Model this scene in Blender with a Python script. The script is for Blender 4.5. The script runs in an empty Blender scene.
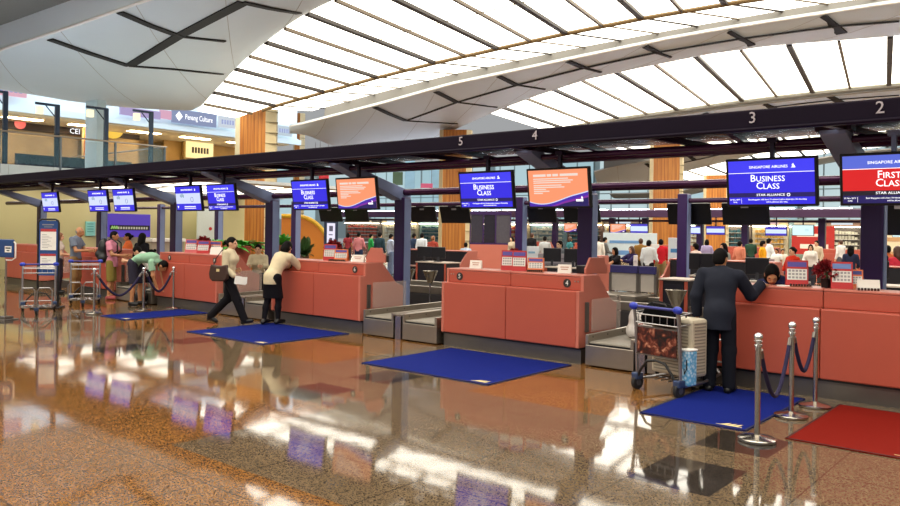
import bpy, bmesh, math, random
import numpy as np
from mathutils import Vector, Matrix
random.seed(7)
SC = bpy.context.scene
COL = SC.collection
R_ = math.radians

# ------------------------------------------------------------------ camera
FPX, CX, CY, CAMH = 775.0, 450.0, 230.3, 1.85
YAW, ROLL = R_(40.0), R_(0.85)
_F = np.array([-math.sin(YAW), math.cos(YAW), 0.0])
_R0 = np.array([math.cos(YAW), math.sin(YAW), 0.0])
_U0 = np.array([0, 0, 1.0])
_R = math.cos(ROLL)*_R0 + math.sin(ROLL)*_U0
_U = -math.sin(ROLL)*_R0 + math.cos(ROLL)*_U0
_C = np.array([0, 0, CAMH])
def ray(x, y): return _F + _R*(x-CX)/FPX - _U*(y-CY)/FPX
def onZ(x, y, z=0.0): d = ray(x, y); return _C + d*((z-CAMH)/d[2])
def onY(x, y, Y): d = ray(x, y); return _C + d*(Y/d[1])
def onX(x, y, X): d = ray(x, y); return _C + d*(X/d[0])
def atD(x, D):                      # ground point on the sight line of column x at depth D
    d = ray(x, 232.0); return _C[0]+d[0]*D, _C[1]+d[1]*D
cam = bpy.data.cameras.new('camera'); co = bpy.data.objects.new('camera', cam); COL.objects.link(co)
cam.sensor_width = 36.0; cam.lens = 36.0*FPX/900.0
cam.shift_y = -(253.0-CY)/900.0
cam.clip_end = 400
co.matrix_world = Matrix(((_R[0], _U[0], -_F[0], 0), (_R[1], _U[1], -_F[1], 0), (_R[2], _U[2], -_F[2], CAMH), (0, 0, 0, 1)))
SC.camera = co

# ------------------------------------------------------------------ materials
def lin(c):
    if isinstance(c, str):
        c = c.lstrip('#'); c = tuple(int(c[i:i+2], 16)/255 for i in (0, 2, 4))
    return tuple(v/12.92 if v <= 0.04045 else ((v+0.055)/1.055)**2.4 for v in c[:3])
_mats = {}
def M(color, rough=0.5, metal=0.0, em=0.0, var=0.06, scale=14.0, trans=0.0, alpha=1.0, spec=0.5, bump=0.0, name=None):
    key = (color, rough, metal, em, var, scale, trans, alpha, spec, bump)
    if key in _mats: return _mats[key]
    m = bpy.data.materials.new(name or ('surface_%d' % len(_mats))); m.use_nodes = True
    nt = m.node_tree; b = nt.nodes['Principled BSDF']
    c = lin(color)
    b.inputs['Roughness'].default_value = rough
    b.inputs['Metallic'].default_value = metal
    b.inputs['Specular IOR Level'].default_value = spec
    if var > 0:
        tc = nt.nodes.new('ShaderNodeTexCoord'); no = nt.nodes.new('ShaderNodeTexNoise')
        no.inputs['Scale'].default_value = scale; no.inputs['Detail'].default_value = 3
        nt.links.new(tc.outputs['Object'], no.inputs['Vector'])
        mx = nt.nodes.new('ShaderNodeMix'); mx.data_type = 'RGBA'
        mx.inputs['A'].default_value = (*[max(0, v*(1-var)) for v in c], 1)
        mx.inputs['B'].default_value = (*[min(1, v*(1+var)) for v in c], 1)
        nt.links.new(no.outputs['Fac'], mx.inputs['Factor'])
        nt.links.new(mx.outputs['Result'], b.inputs['Base Color'])
        if bump > 0:
            bp = nt.nodes.new('ShaderNodeBump'); bp.inputs['Strength'].default_value = bump
            nt.links.new(no.outputs['Fac'], bp.inputs['Height']); nt.links.new(bp.outputs['Normal'], b.inputs['Normal'])
    else:
        b.inputs['Base Color'].default_value = (*c, 1)
    if em > 0:
        b.inputs['Emission Color'].default_value = (*c, 1); b.inputs['Emission Strength'].default_value = em
    if trans > 0: b.inputs['Transmission Weight'].default_value = trans
    if alpha < 1: b.inputs['Alpha'].default_value = alpha
    _mats[key] = m
    return m
def LIT(color, em=1.0):             # a surface that gives off light (a screen, a lamp, a lit sign, an added light)
    key = ('lit', color, em)
    if key in _mats: return _mats[key]
    m = bpy.data.materials.new('lit_%d' % len(_mats)); m.use_nodes = True
    b = m.node_tree.nodes['Principled BSDF']; c = lin(color)
    b.inputs['Base Color'].default_value = (0.02, 0.02, 0.02, 1); b.inputs['Roughness'].default_value = 0.3
    b.inputs['Emission Color'].default_value = (*c, 1); b.inputs['Emission Strength'].default_value = em
    _mats[key] = m
    return m

CORAL = M('#b4523f', 0.4, var=0.05, scale=3)
CORAL2 = M('#c4705e', 0.45, var=0.05, scale=3)
STEEL = M('#a1978b', 0.34, 0.9, var=0.08, scale=6)
STEELD = M('#77706a', 0.38, 0.8, var=0.1, scale=5)
CHROME = M('#dcdcdc', 0.12, 1.0, var=0.02)
BLACK = M('#0b0b0d', 0.45, var=0.1)
BLACKM = M('#141218', 0.35, var=0.05)
PURPLE = M('#3a2158', 0.32, 0.15, var=0.08, scale=4)
PURPLED = M('#2a1630', 0.25, 0.2, var=0.1, scale=3)
BLUEGREY = M('#8492bc', 0.42, 0.1, var=0.06, scale=4)
WHITE = M('#e9e6e0', 0.5, var=0.03)
PAPER = M('#f2efe8', 0.7, var=0.02)
RUBBER = M('#17161a', 0.7, var=0.1)
MATBLUE = M('#0f1e6c', 0.95, var=0.12, scale=60, spec=0.1)
MATRED = M('#74150b', 0.95, var=0.12, scale=60, spec=0.1)
GOLD = M('#d8c48c', 0.8, var=0.05)
WOOD = None

# ------------------------------------------------------------------ mesh building
class MB:
    def __init__(s): s.v = []; s.f = []; s.m = []; s.cur = 0
    def add(s, vs, fs):
        o = len(s.v); s.v += [tuple(map(float, v)) for v in vs]
        s.f += [tuple(i+o for i in f) for f in fs]; s.m += [s.cur]*len(fs); return s
    def bx(s, x0, x1, y0, y1, z0, z1):
        vs = [(x0,y0,z0),(x1,y0,z0),(x1,y1,z0),(x0,y1,z0),(x0,y0,z1),(x1,y0,z1),(x1,y1,z1),(x0,y1,z1)]
        return s.add(vs, [(0,3,2,1),(4,5,6,7),(0,1,5,4),(1,2,6,5),(2,3,7,6),(3,0,4,7)])
    def obox(s, c, size, mat3):     # oriented box: mat3 rows-as-columns rotation (3x3 mathutils/np)
        A = np.array(mat3); c = np.array(c); h = np.array(size)/2
        vs = [c + A@np.array([sx*h[0], sy*h[1], sz*h[2]]) for sx,sy,sz in ((-1,-1,-1),(1,-1,-1),(1,1,-1),(-1,1,-1),(-1,-1,1),(1,-1,1),(1,1,1),(-1,1,1))]
        return s.add(vs, [(0,3,2,1),(4,5,6,7),(0,1,5,4),(1,2,6,5),(2,3,7,6),(3,0,4,7)])
    def bar(s, p, q, w, t, up=(0,0,1)):   # rectangular bar from p to q, width w, thickness t (along up)
        p = np.array(p, float); q = np.array(q, float); d = q-p; L = np.linalg.norm(d); d /= L
        up = np.array(up, float); sd = np.cross(d, up)
        if np.linalg.norm(sd) < 1e-6: sd = np.cross(d, np.array([1.,0,0]))
        sd /= np.linalg.norm(sd); u = np.cross(sd, d)
        return s.obox((p+q)/2, (w, L, t), np.stack([sd, d, u], 1))
    def cyl(s, p, q, r0, r1=None, n=14, caps=True):
        r1 = r0 if r1 is None else r1
        p = np.array(p, float); q = np.array(q, float); d = q-p; d /= np.linalg.norm(d)
        a = np.cross(d, [0,0,1.]); 
        if np.linalg.norm(a) < 1e-6: a = np.array([1.,0,0])
        a /= np.linalg.norm(a); b = np.cross(d, a)
        an = [2*math.pi*i/n for i in range(n)]
        vs = [p + r0*(math.cos(t)*a+math.sin(t)*b) for t in an] + [q + r1*(math.cos(t)*a+math.sin(t)*b) for t in an]
        fs = [(i, (i+1)%n, n+(i+1)%n, n+i) for i in range(n)]
        if caps: fs += [tuple(range(n-1,-1,-1)), tuple(range(n, 2*n))]
        return s.add(vs, fs)
    def tube(s, pts, r, n=8, closed=False):
        P = [np.array(p, float) for p in pts]; N = len(P); vs = []; fs = []
        prev = None
        for i in range(N):
            a = P[i-1] if (i > 0 or closed) else P[i]; b = P[(i+1) % N] if (i < N-1 or closed) else P[i]
            d = b-a; d /= max(1e-9, np.linalg.norm(d))
            if prev is None:
                e = np.cross(d, [0,0,1.]); 
                if np.linalg.norm(e) < 1e-3: e = np.cross(d, [1.,0,0])
            else:
                e = prev - d*(prev@d)
            e /= max(1e-9, np.linalg.norm(e)); prev = e; g = np.cross(d, e)
            for k in range(n):
                t = 2*math.pi*k/n; vs.append(P[i] + r*(math.cos(t)*e+math.sin(t)*g))
        for i in range(N-1 if not closed else N):
            j = (i+1) % N
            for k in range(n): fs.append((i*n+k, i*n+(k+1)%n, j*n+(k+1)%n, j*n+k))
        if not closed: fs += [tuple(range(n-1,-1,-1)), tuple(range((N-1)*n, N*n))]
        return s.add(vs, fs)
    def lathe(s, prof, c=(0,0,0), n=20):
        vs = []; fs = []; L = len(prof)
        for r, z in prof:
            for k in range(n):
                t = 2*math.pi*k/n; vs.append((c[0]+r*math.cos(t), c[1]+r*math.sin(t), c[2]+z))
        for i in range(L-1):
            for k in range(n): fs.append((i*n+k, i*n+(k+1)%n, (i+1)*n+(k+1)%n, (i+1)*n+k))
        fs += [tuple(range(n-1,-1,-1)), tuple(range((L-1)*n, L*n))]
        return s.add(vs, fs)
    def prism(s, poly, axis, lo, hi):     # polygon in the two other axes (order yz / xz / xy), extruded along axis
        n = len(poly)
        def mk(u, v, w): return {'x': (w,u,v), 'y': (u,w,v), 'z': (u,v,w)}[axis]
        vs = [mk(u,v,lo) for u,v in poly] + [mk(u,v,hi) for u,v in poly]
        fs = [tuple(range(n)), tuple(range(2*n-1, n-1, -1))] + [(i, n+i, n+(i+1)%n, (i+1)%n) for i in range(n)]
        return s.add(vs, fs)
    def strip(s, A, B, thick=None, up=(0,0,1)):   # ruled surface between two polylines, optionally with thickness along up
        A = [np.array(a, float) for a in A]; B = [np.array(b, float) for b in B]; n = len(A)
        if thick is None:
            return s.add(A+B, [(i, i+1, n+i+1, n+i) for i in range(n-1)])
        u = np.array(up, float)*thick
        vs = A+B+[a+u for a in A]+[b+u for b in B]
        fs = []
        for i in range(n-1):
            fs += [(i, i+1, n+i+1, n+i), (2*n+i, 3*n+i, 3*n+i+1, 2*n+i+1), (i, 2*n+i, 2*n+i+1, i+1), (n+i, n+i+1, 3*n+i+1, 3*n+i)]
        fs += [(0, n, 3*n, 2*n), (n-1, 3*n-1, 4*n-1, 2*n-1)]
        return s.add(vs, fs)
    def sph(s, c, r, n=12, m=8):
        r = (r,r,r) if np.isscalar(r) else r
        prof = []
        vs = []; fs = []
        for i in range(m+1):
            ph = math.pi*i/m - math.pi/2
            for k in range(n):
                t = 2*math.pi*k/n
                vs.append((c[0]+r[0]*math.cos(ph)*math.cos(t), c[1]+r[1]*math.cos(ph)*math.sin(t), c[2]+r[2]*math.sin(ph)))
        for i in range(m):
            for k in range(n): fs.append((i*n+k, i*n+(k+1)%n, (i+1)*n+(k+1)%n, (i+1)*n+k))
        return s.add(vs, fs)
    def build(s, name, mat, parent=None, bevel=0.0, smooth=False, world=False, loc=None, fix=True):
        me = bpy.data.meshes.new(name)
        off = np.zeros(3)
        if world and parent is not None: off = np.array(parent.location)
        if loc is not None: off = np.array(loc)
        me.from_pydata([tuple(np.array(v)-off) for v in s.v], [], s.f)
        for mm in (mat if isinstance(mat, (list, tuple)) else [mat]): me.materials.append(mm)
        if len(set(s.m)) > 1: me.polygons.foreach_set('material_index', s.m)
        if fix:
            bm = bmesh.new(); bm.from_mesh(me); bmesh.ops.remove_doubles(bm, verts=bm.verts, dist=1e-5)
            bmesh.ops.recalc_face_normals(bm, faces=bm.faces); bm.to_mesh(me); bm.free()
        me.update()
        o = bpy.data.objects.new(name, me); COL.objects.link(o)
        if parent is not None: o.parent = parent
        if loc is not None: o.location = loc
        if smooth:
            me.polygons.foreach_set('use_smooth', [True]*len(me.polygons))
            try: me.set_sharp_from_angle(angle=R_(40))
            except Exception: pass
        if bevel > 0:
            b = o.modifiers.new('bevel', 'BEVEL'); b.width = bevel; b.segments = 2; b.limit_method = 'ANGLE'; b.angle_limit = R_(50)
        return o
def tag(o, label, cat, group=None, kind=None):
    if label: o['label'] = label
    if cat: o['category'] = cat
    if group: o['group'] = group
    if kind: o['kind'] = kind
    return o
def thing(name, label, cat, loc=(0,0,0), rz=0.0, group=None):
    o = bpy.data.objects.new(name, None); COL.objects.link(o); o.empty_display_size = 0.1
    o.location = tuple(map(float, loc)); o.rotation_euler = (0, 0, rz)
    return tag(o, label, cat, group)
def struct(o): o['kind'] = 'structure'; return o
def dup(root, loc, rz=0.0, label=None, group=None):
    r = root.copy(); COL.objects.link(r); r.location = tuple(map(float, loc)); r.rotation_euler = (0, 0, rz)
    if label: r['label'] = label
    if group: r['group'] = group
    for ch in list(root.children):
        c = ch.copy(); COL.objects.link(c); c.parent = r
        for g in list(ch.children):
            d = g.copy(); COL.objects.link(d); d.parent = c
    return r
def text(name, body, size, mat, parent, pos, xdir=(1,0,0), up=(0,0,1), align='CENTER', depth=0.002, sx=1.0, shear=0.0, space=1.0):
    cu = bpy.data.curves.new(name, 'FONT'); cu.body = body; cu.size = size; cu.align_x = align; cu.align_y = 'CENTER'
    cu.extrude = depth; cu.resolution_u = 2; cu.shear = shear; cu.space_character = space; cu.space_line = 0.85
    to = bpy.data.objects.new(name, cu); COL.objects.link(to)
    bpy.context.view_layer.update()
    me = bpy.data.meshes.new_from_object(to.evaluated_get(bpy.context.evaluated_depsgraph_get()))
    bpy.data.objects.remove(to); bpy.data.curves.remove(cu)
    x = Vector(xdir).normalized(); u = Vector(up).normalized(); n = x.cross(u)
    A = Matrix(((x.x*sx, u.x, n.x, pos[0]), (x.y*sx, u.y, n.y, pos[1]), (x.z*sx, u.z, n.z, pos[2]), (0,0,0,1)))
    me.transform(A)
    me.materials.clear(); me.materials.append(mat)
    me.name = name
    o = bpy.data.objects.new(name, me); COL.objects.link(o)
    if parent is not None: o.parent = parent
    return o
# ------------------------------------------------------------------ organic surfaces (people, bags, leaves)
def _prim_d(pr, X, Y, Z):
    if pr[0] == 'c':
        a, b, ra, rb = pr[1], pr[2], pr[3], pr[4]
        d = b-a; L2 = float(d@d)+1e-9
        px, py, pz = X-a[0], Y-a[1], Z-a[2]
        t = np.clip((px*d[0]+py*d[1]+pz*d[2])/L2, 0, 1)
        return np.sqrt((px-t*d[0])**2+(py-t*d[1])**2+(pz-t*d[2])**2) - (ra+(rb-ra)*t)
    c, r, Rm = pr[1], pr[2], pr[3]
    px, py, pz = X-c[0], Y-c[1], Z-c[2]
    if Rm is not None:
        px, py, pz = (px*Rm[0,0]+py*Rm[1,0]+pz*Rm[2,0], px*Rm[0,1]+py*Rm[1,1]+pz*Rm[2,1], px*Rm[0,2]+py*Rm[1,2]+pz*Rm[2,2])
    k0 = np.sqrt((px/r[0])**2+(py/r[1])**2+(pz/r[2])**2)
    k1 = np.sqrt((px/r[0]**2)**2+(py/r[1]**2)**2+(pz/r[2]**2)**2)+1e-9
    return k0*(k0-1)/k1
def _bb(pr):
    if pr[0] == 'c':
        m = max(pr[3], pr[4]); return np.minimum(pr[1], pr[2])-m, np.maximum(pr[1], pr[2])+m
    m = max(pr[2]); return pr[1]-m, pr[1]+m
def C_(a, b, ra, rb=None, tag=0): return ('c', np.array(a, float), np.array(b, float), ra, ra if rb is None else rb, tag)
def E_(c, r, Rm=None, tag=0): return ('e', np.array(c, float), tuple(r), Rm, tag)
def sdf_mesh(groups, h):
    """groups: list of dict(prims, k, clips=[(point, normal)] keeps the side the normal points away from, subs=[prims])"""
    allp = [p for g in groups for p in g['prims']]
    lo = np.min([_bb(p)[0] for p in allp], 0)-3*h; hi = np.max([_bb(p)[1] for p in allp], 0)+3*h
    n = np.ceil((hi-lo)/h).astype(int)+1
    ax = [lo[i]+h*np.arange(n[i]) for i in range(3)]
    D = np.full(n, 9.0, np.float32)
    for g in groups:
        k = g.get('k', .03); G = np.full(n, 9.0, np.float32)
        def win(p, pad):
            a, b = _bb(p); i0 = np.maximum(0, np.floor((a-pad-lo)/h).astype(int)); i1 = np.minimum(n, np.ceil((b+pad-lo)/h).astype(int)+1)
            sl = tuple(slice(i0[q], i1[q]) for q in range(3))
            return sl, ax[0][sl[0]][:,None,None], ax[1][sl[1]][None,:,None], ax[2][sl[2]][None,None,:]
        for p in g['prims']:
            sl, X, Y, Z = win(p, k+2.5*h)
            d = _prim_d(p, X, Y, Z).astype(np.float32); o = G[sl]
            q = np.maximum(k-np.abs(o-d), 0)/k
            G[sl] = np.minimum(o, d)-q*q*k*.25
        for p in g.get('subs', []):
            sl, X, Y, Z = win(p, 2.5*h)
            G[sl] = np.maximum(G[sl], -_prim_d(p, X, Y, Z).astype(np.float32))
        for pt, nn in g.get('clips', []):
            G = np.maximum(G, ((ax[0][:,None,None]-pt[0])*nn[0]+(ax[1][None,:,None]-pt[1])*nn[1]+(ax[2][None,None,:]-pt[2])*nn[2]).astype(np.float32))
        D = np.minimum(D, G)
    D = np.clip(D, -2*h, 2*h)
    s = D < 0
    def cor(A, i, j, k_): return A[i:n[0]-1+i, j:n[1]-1+j, k_:n[2]-1+k_]
    cnt = sum(cor(s, i, j, k_).astype(np.int8) for i in (0,1) for j in (0,1) for k_ in (0,1))
    act = (cnt > 0) & (cnt < 8)
    ii = np.argwhere(act); N = len(ii)
    if N == 0: return np.zeros((0,3)), []
    idx = np.full(act.shape, -1, np.int32); idx[act] = np.arange(N)
    pos = np.zeros((N,3)); c = np.zeros(N)
    for axn in range(3):
        for u in (0,1):
            for v in (0,1):
                o0 = [0,0,0]; oth = [q for q in range(3) if q != axn]
                o0[oth[0]] = u; o0[oth[1]] = v; o1 = list(o0); o1[axn] = 1
                d0 = cor(D, *o0)[act]; d1 = cor(D, *o1)[act]
                m = (d0 < 0) != (d1 < 0)
                t = np.where(m, d0/np.where(m, d0-d1, 1), 0)
                e = np.zeros((N,3)); e[:] = o0; e[:,axn] = t
                pos += e*m[:,None]; c += m
    V = lo + h*(ii+pos/c[:,None])
    F = []
    for axn in range(3):
        o = [q for q in range(3) if q != axn]
        sa = [slice(1,-1)]*3; sa[axn] = slice(0,-1); sb = list(sa); sb[axn] = slice(1,None)
        S0 = s[tuple(sa)]; S1 = s[tuple(sb)]
        for flip in (0,1):
            w = np.argwhere((S0 & ~S1) if not flip else (~S0 & S1))
            if not len(w): continue
            base = w.copy(); base[:,o[0]] += 1; base[:,o[1]] += 1
            q = []
            for du, dv in ((-1,-1),(0,-1),(0,0),(-1,0)):
                b = base.copy(); b[:,o[0]] += du; b[:,o[1]] += dv
                q.append(idx[b[:,0], b[:,1], b[:,2]])
            q = np.stack(q, 1)
            even = (axn != 1)
            if bool(flip) == even: q = q[:, ::-1]
            F.append(q)
    F = np.concatenate(F)
    F = F[(F >= 0).all(1)]
    return V, F
def organic(name, groups, h, mats, parent=None, tagf=None, loc=None):
    V, F = sdf_mesh(groups, h)
    me = bpy.data.meshes.new(name); me.from_pydata(V.tolist(), [], F.tolist())
    for m in (mats if isinstance(mats, (list, tuple)) else [mats]): me.materials.append(m)
    if tagf is not None and len(F):
        me.polygons.foreach_set('material_index', np.asarray(tagf(V[F].mean(1)), dtype=np.int32))
    me.polygons.foreach_set('use_smooth', [True]*len(me.polygons)); me.update()
    o = bpy.data.objects.new(name, me); COL.objects.link(o)
    if parent is not None: o.parent = parent
    if loc is not None: o.location = loc
    return o

SKIN = {'light': M('#d9a684', 0.5, var=0.04), 'tan': M('#b98058', 0.5, var=0.04), 'pale': M('#e3b795', 0.5, var=0.04), 'brown': M('#7c5036', 0.5, var=0.04)}
EYE = M('#1c1310', 0.3, var=0); LIP = M('#a0564c', 0.5, var=0)
HAIRB = M('#0d0908', 0.75, var=0.25, scale=60, spec=.15); HAIRBR = M('#4a2a18', 0.5, var=0.25, scale=60)
HAIRG = M('#8c5a34', 0.5, var=0.25, scale=60); HAIRGREY = M('#8a847c', 0.55, var=0.2, scale=60)
def cloth(c, rough=0.85): return M(c, rough, var=0.10, scale=18, spec=0.2)

def joints(fem=False, **kw):
    J = dict(pel=(0,0,.95), wai=(0,.0,1.10), che=(0,.0,1.30), nek=(0,-.01,1.46), hed=(0,.02,1.605),
             sR=(.175,-.01,1.415), sL=(-.175,-.01,1.415), eR=(.225,-.03,1.13), eL=(-.225,-.03,1.13),
             wR=(.225,.06,.88), wL=(-.225,.06,.88), hR=(.088,0,.93), hL=(-.088,0,.93),
             kR=(.10,.02,.50), kL=(-.10,.02,.50), aR=(.105,-.02,.09), aL=(-.105,-.02,.09))
    if fem:
        J.update(sR=(.155,-.01,1.405), sL=(-.155,-.01,1.405), eR=(.20,-.03,1.13), eL=(-.20,-.03,1.13), wR=(.20,.05,.89), wL=(-.20,.05,.89),
                 kR=(.075,.02,.50), kL=(-.075,.02,.50), aR=(.07,-.02,.09), aL=(-.07,-.02,.09))
    J.update(kw)
    return J
def _n(v): v = np.array(v, float); return v/max(1e-9, np.linalg.norm(v))
def person(label, loc, heading, J, H=1.72, skin='tan', hair=('short', None), top=None, bottom=None, shoes=BLACK, face=(0,1,0), headup=(0,0,1),
           fem=False, detail=1, group=None, footdir=None, z=0.0, foot_dirs=None, cat='person', tights=None):
    """top=(material, 'long'|'short', hem distance below pelvis, inflation); bottom=(kind, material, lower end z)"""
    sc = H/1.72
    J = {k: np.array(v, float)*sc if k in J else v for k, v in J.items()}
    h = {0: .0085, 1: .012, 2: .019, 3: .026}[detail]
    t = thing('person', label, cat, (loc[0], loc[1], z), heading, group)
    g = lambda x: x*sc
    f0 = _n(face); u0 = _n(np.array(headup) - f0*(np.array(headup)@f0)); r0 = np.cross(f0, u0)
    HR = np.stack([r0, f0, u0], 1)
    hc = J['hed']
    def hp(x, y, zz): return hc + HR@(np.array([x, y, zz])*sc)
    up = _n(J['nek']-J['pel']); rt = _n(J['sR']-J['sL']); rt = _n(rt-up*(rt@up)); fr = np.cross(up, rt)
    TR = np.stack([rt, fr, up], 1)
    hr = _n(J['hR']-J['hL']); PR = np.stack([hr, np.cross([0,0,1.], hr), [0,0,1.]], 1)
    lite = detail >= 2
    # ---- body
    S = 0
    head = [E_(hp(0,-.012,.022), (g(.074),g(.092),g(.098)), HR), E_(hp(0,.022,-.05), (g(.054),g(.06),g(.066)), HR)]
    if not lite:
        head += [C_(hp(0,.086,.004), hp(0,.104,-.026), g(.008), g(.013)), E_(hp(.076,-.01,-.01), (g(.011),g(.022),g(.032)), HR), E_(hp(-.076,-.01,-.01), (g(.011),g(.022),g(.032)), HR),
                 E_(hp(.031,.081,.012), (g(.013),g(.010),g(.0075)), HR, 1), E_(hp(-.031,.081,.012), (g(.013),g(.010),g(.0075)), HR, 1),
                 E_(hp(0,.078,-.058), (g(.024),g(.012),g(.009)), HR, 2)]
    else:
        head += [C_(hp(0,.084,.0), hp(0,.10,-.026), g(.009), g(.013))]
    cw = .150 if fem else .165
    torso = [E_(J['pel'], (g(.158),g(.112),g(.125)), PR), E_(J['wai'], (g(.128 if fem else .142),g(.098),g(.15)), TR), E_(J['che'], (g(cw),g(.112),g(.19)), TR),
             C_(J['sL'], J['sR'], g(.052)), C_(J['nek']-up*g(.03), hc-u0*g(.04)-f0*g(.012), g(.056), g(.05))]
    if fem: torso += [E_(J['che']+fr*g(.075)+rt*g(.07), (g(.06),g(.055),g(.06)), TR), E_(J['che']+fr*g(.075)-rt*g(.07), (g(.06),g(.055),g(.06)), TR)]
    limbs = []
    for q in 'LR':
        limbs += [C_(J['s'+q], J['e'+q], g(.052 if not fem else .044), g(.039)), C_(J['e'+q], J['w'+q], g(.041 if not fem else .036), g(.027)),
                  C_(J['h'+q], J['k'+q], g(.083), g(.054)), C_(J['k'+q], (J['k'+q]*.6+J['a'+q]*.4)-np.array([0,.012,0]), g(.052), g(.053)), C_((J['k'+q]*.6+J['a'+q]*.4)-np.array([0,.012,0]), J['a'+q], g(.053), g(.036))]
    feet = []; toes = {}
    for q in 'LR':
        fd = _n((foot_dirs or {}).get(q, (.15 if q == 'R' else -.15, 1, -.28)))
        a = J['a'+q]; toes[q] = fd
        feet += [C_(a+np.array([0,0,-.03*sc]), a+fd*g(.15), g(.04), g(.03)), C_(a, a-_n([fd[0],fd[1],0])*g(.045)+np.array([0,0,-.048*sc]), g(.036), g(.034))]
    hands = []
    for q in 'LR':
        w = J['w'+q]; d = J.get('hd'+q); d = _n(w-J['e'+q]) if d is None else _n(d/sc)
        pn = J.get('pn'+q); pn = _n((-1 if q == 'R' else 1, .3, 0)) if pn is None else _n(pn/sc)   # palm normal
        pn = _n(pn-d*(pn@d)); sd = np.cross(d, pn)*(1 if q == 'L' else -1)            # towards the thumb
        palm_e = w+d*g(.085)
        if detail >= 2:
            hands += [C_(w+d*g(.02), w+d*g(.08), g(.03), g(.034)), C_(w+d*g(.09), w+d*g(.15)+pn*g(.03), g(.026), g(.016)), C_(w+d*g(.04)+sd*g(.03), w+d*g(.10)+sd*g(.055), g(.014), g(.011))]
            continue
        for k_, off in enumerate((.030,.010,-.010,-.030)):
            hands.append(C_(w+d*g(.02)+sd*g(off*.6), palm_e+sd*g(off), g(.017), g(.014)))
        for off, L in ((.031,.070),(.0105,.080),(-.0105,.074),(-.031,.058)):
            b = palm_e+sd*g(off*1.05)
            m1 = b+_n(d+pn*.35)*g(L*.45); m2 = m1+_n(d+pn*1.1)*g(L*.32); m3 = m2+_n(d*.5+pn)*g(L*.25)
            hands += [C_(b, m1, g(.0095), g(.009)), C_(m1, m2, g(.009), g(.0085)), C_(m2, m3, g(.0085), g(.0075))]
        tb = w+d*g(.03)+sd*g(.028); t1 = tb+_n(d*.7+sd+pn*.3)*g(.04); t2 = t1+_n(d+sd*.25+pn*.4)*g(.035)
        hands += [C_(tb, t1, g(.014), g(.011)), C_(t1, t2, g(.011), g(.009))]
    groups = [dict(prims=head+torso+limbs+feet, k=g(.03)), dict(prims=[C_(J['e'+q]*.3+J['w'+q]*.7, J['w'+q], g(.03), g(.026)) for q in 'LR']+hands, k=g(.009))]
    def tagf(c):
        q = (c-hc)@HR/sc; fx, fz, front = np.abs(q[:,0]), q[:,2], q[:,1] > .05
        eye = (((fx-.031)/.0125)**2+((fz-.012)/.0072)**2 < 1) & front
        lip = ((fx/.024)**2+((fz+.058)/.008)**2 < 1) & front
        return np.where(eye, 1, np.where(lip, 2, 0))
    organic('body', groups, h, [SKIN[skin], EYE, LIP], t, tagf=tagf)
    # ---- hair
    st, hm = hair; hm = hm or HAIRB
    facecut = E_(hp(0,.105,-.03), (g(.088),g(.085),g(.105)), HR)
    earcut = [E_(hp(.08,.02,-.03), (g(.03),g(.04),g(.05)), HR), E_(hp(-.08,.02,-.03), (g(.03),g(.04),g(.05)), HR)]
    skull = E_(hp(0,-.015,.03), (g(.084),g(.103),g(.103)), HR)
    if st == 'short':
        organic('hair', [dict(prims=[skull, E_(hp(0,-.05,-.02), (g(.073),g(.066),g(.07)), HR)], k=.02, subs=[facecut]+earcut, clips=[(hp(0,0,-.075), -u0)])], h, hm, t)
    elif st == 'bald':
        organic('hair', [dict(prims=[E_(hp(0,-.012,.01), (g(.08),g(.098),g(.08)), HR)], k=.02, subs=[facecut]+earcut, clips=[(hp(0,0,-.06), -u0), (hp(0,0,.035), u0)])], h, hm, t)
    elif st == 'bob':
        organic('hair', [dict(prims=[skull, E_(hp(0,-.04,-.05), (g(.098),g(.085),g(.10)), HR)], k=.03, subs=[E_(hp(0,.105,-.045), (g(.078),g(.088),g(.115)), HR)])], h, hm, t)
    elif st == 'bun':
        organic('hair', [dict(prims=[skull, E_(hp(0,-.055,-.01), (g(.07),g(.06),g(.07)), HR), E_(hp(0,-.135,.03), (g(.04),g(.035),g(.04)), HR)], k=.015, subs=[facecut]+earcut)], h, hm, t)
    else:   # long
        bk = np.array([0,0,-1.])
        organic('hair', [dict(prims=[skull, E_(hp(0,-.04,-.06), (g(.098),g(.085),g(.12)), HR), C_(hp(0,-.06,-.12), hp(0,-.075,-.12)+bk*g(.20), g(.085), g(.06))], k=.04, subs=[E_(hp(0,.105,-.045), (g(.076),g(.088),g(.12)), HR)])], h, hm, t)
    # ---- clothes
    if top:
        tm, sl, hem, inf = top
        tp = []
        for p in torso[:4] + torso[5:]:
            tp.append(('e', p[1], tuple(x+inf for x in p[2]), p[3], 0) if p[0] == 'e' else ('c', p[1], p[2], p[3]+inf, p[4]+inf, 0))
        tp.append(C_(J['nek']-up*g(.06), J['nek']+up*g(.0), g(.075), g(.06)))
        hemp = J['pel']-np.array([0,0,1.])*g(hem) if up[2] > .75 else J['pel']-up*g(hem)
        hn = np.array([0,0,-1.]) if up[2] > .75 else -up
        if hem > .1: tp.append(C_(J['pel'], J['pel']-np.array([0,0,1.])*g(hem), g(.13)+inf, g(.14)+inf))
        gs = [dict(prims=tp, k=g(.05), clips=[(hemp, hn)])]
        for q in 'LR':
            s_, e_, w_ = J['s'+q], J['e'+q], J['w'+q]
            if sl == 'long':
                d = _n(w_-e_); gs.append(dict(prims=[C_(s_, e_, g(.054)+inf, g(.045)+inf), C_(e_, w_, g(.045)+inf, g(.034)+inf)], k=.02, clips=[(w_-d*g(.005), d)]))
            else:
                d = _n(e_-s_); m = s_*.35+e_*.65
                gs.append(dict(prims=[C_(s_, e_, g(.056)+inf, g(.062)+inf)], k=.02, clips=[(m, d)]))
        organic('jacket' if inf > .02 else 'shirt', gs, h, tm, t)
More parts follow.
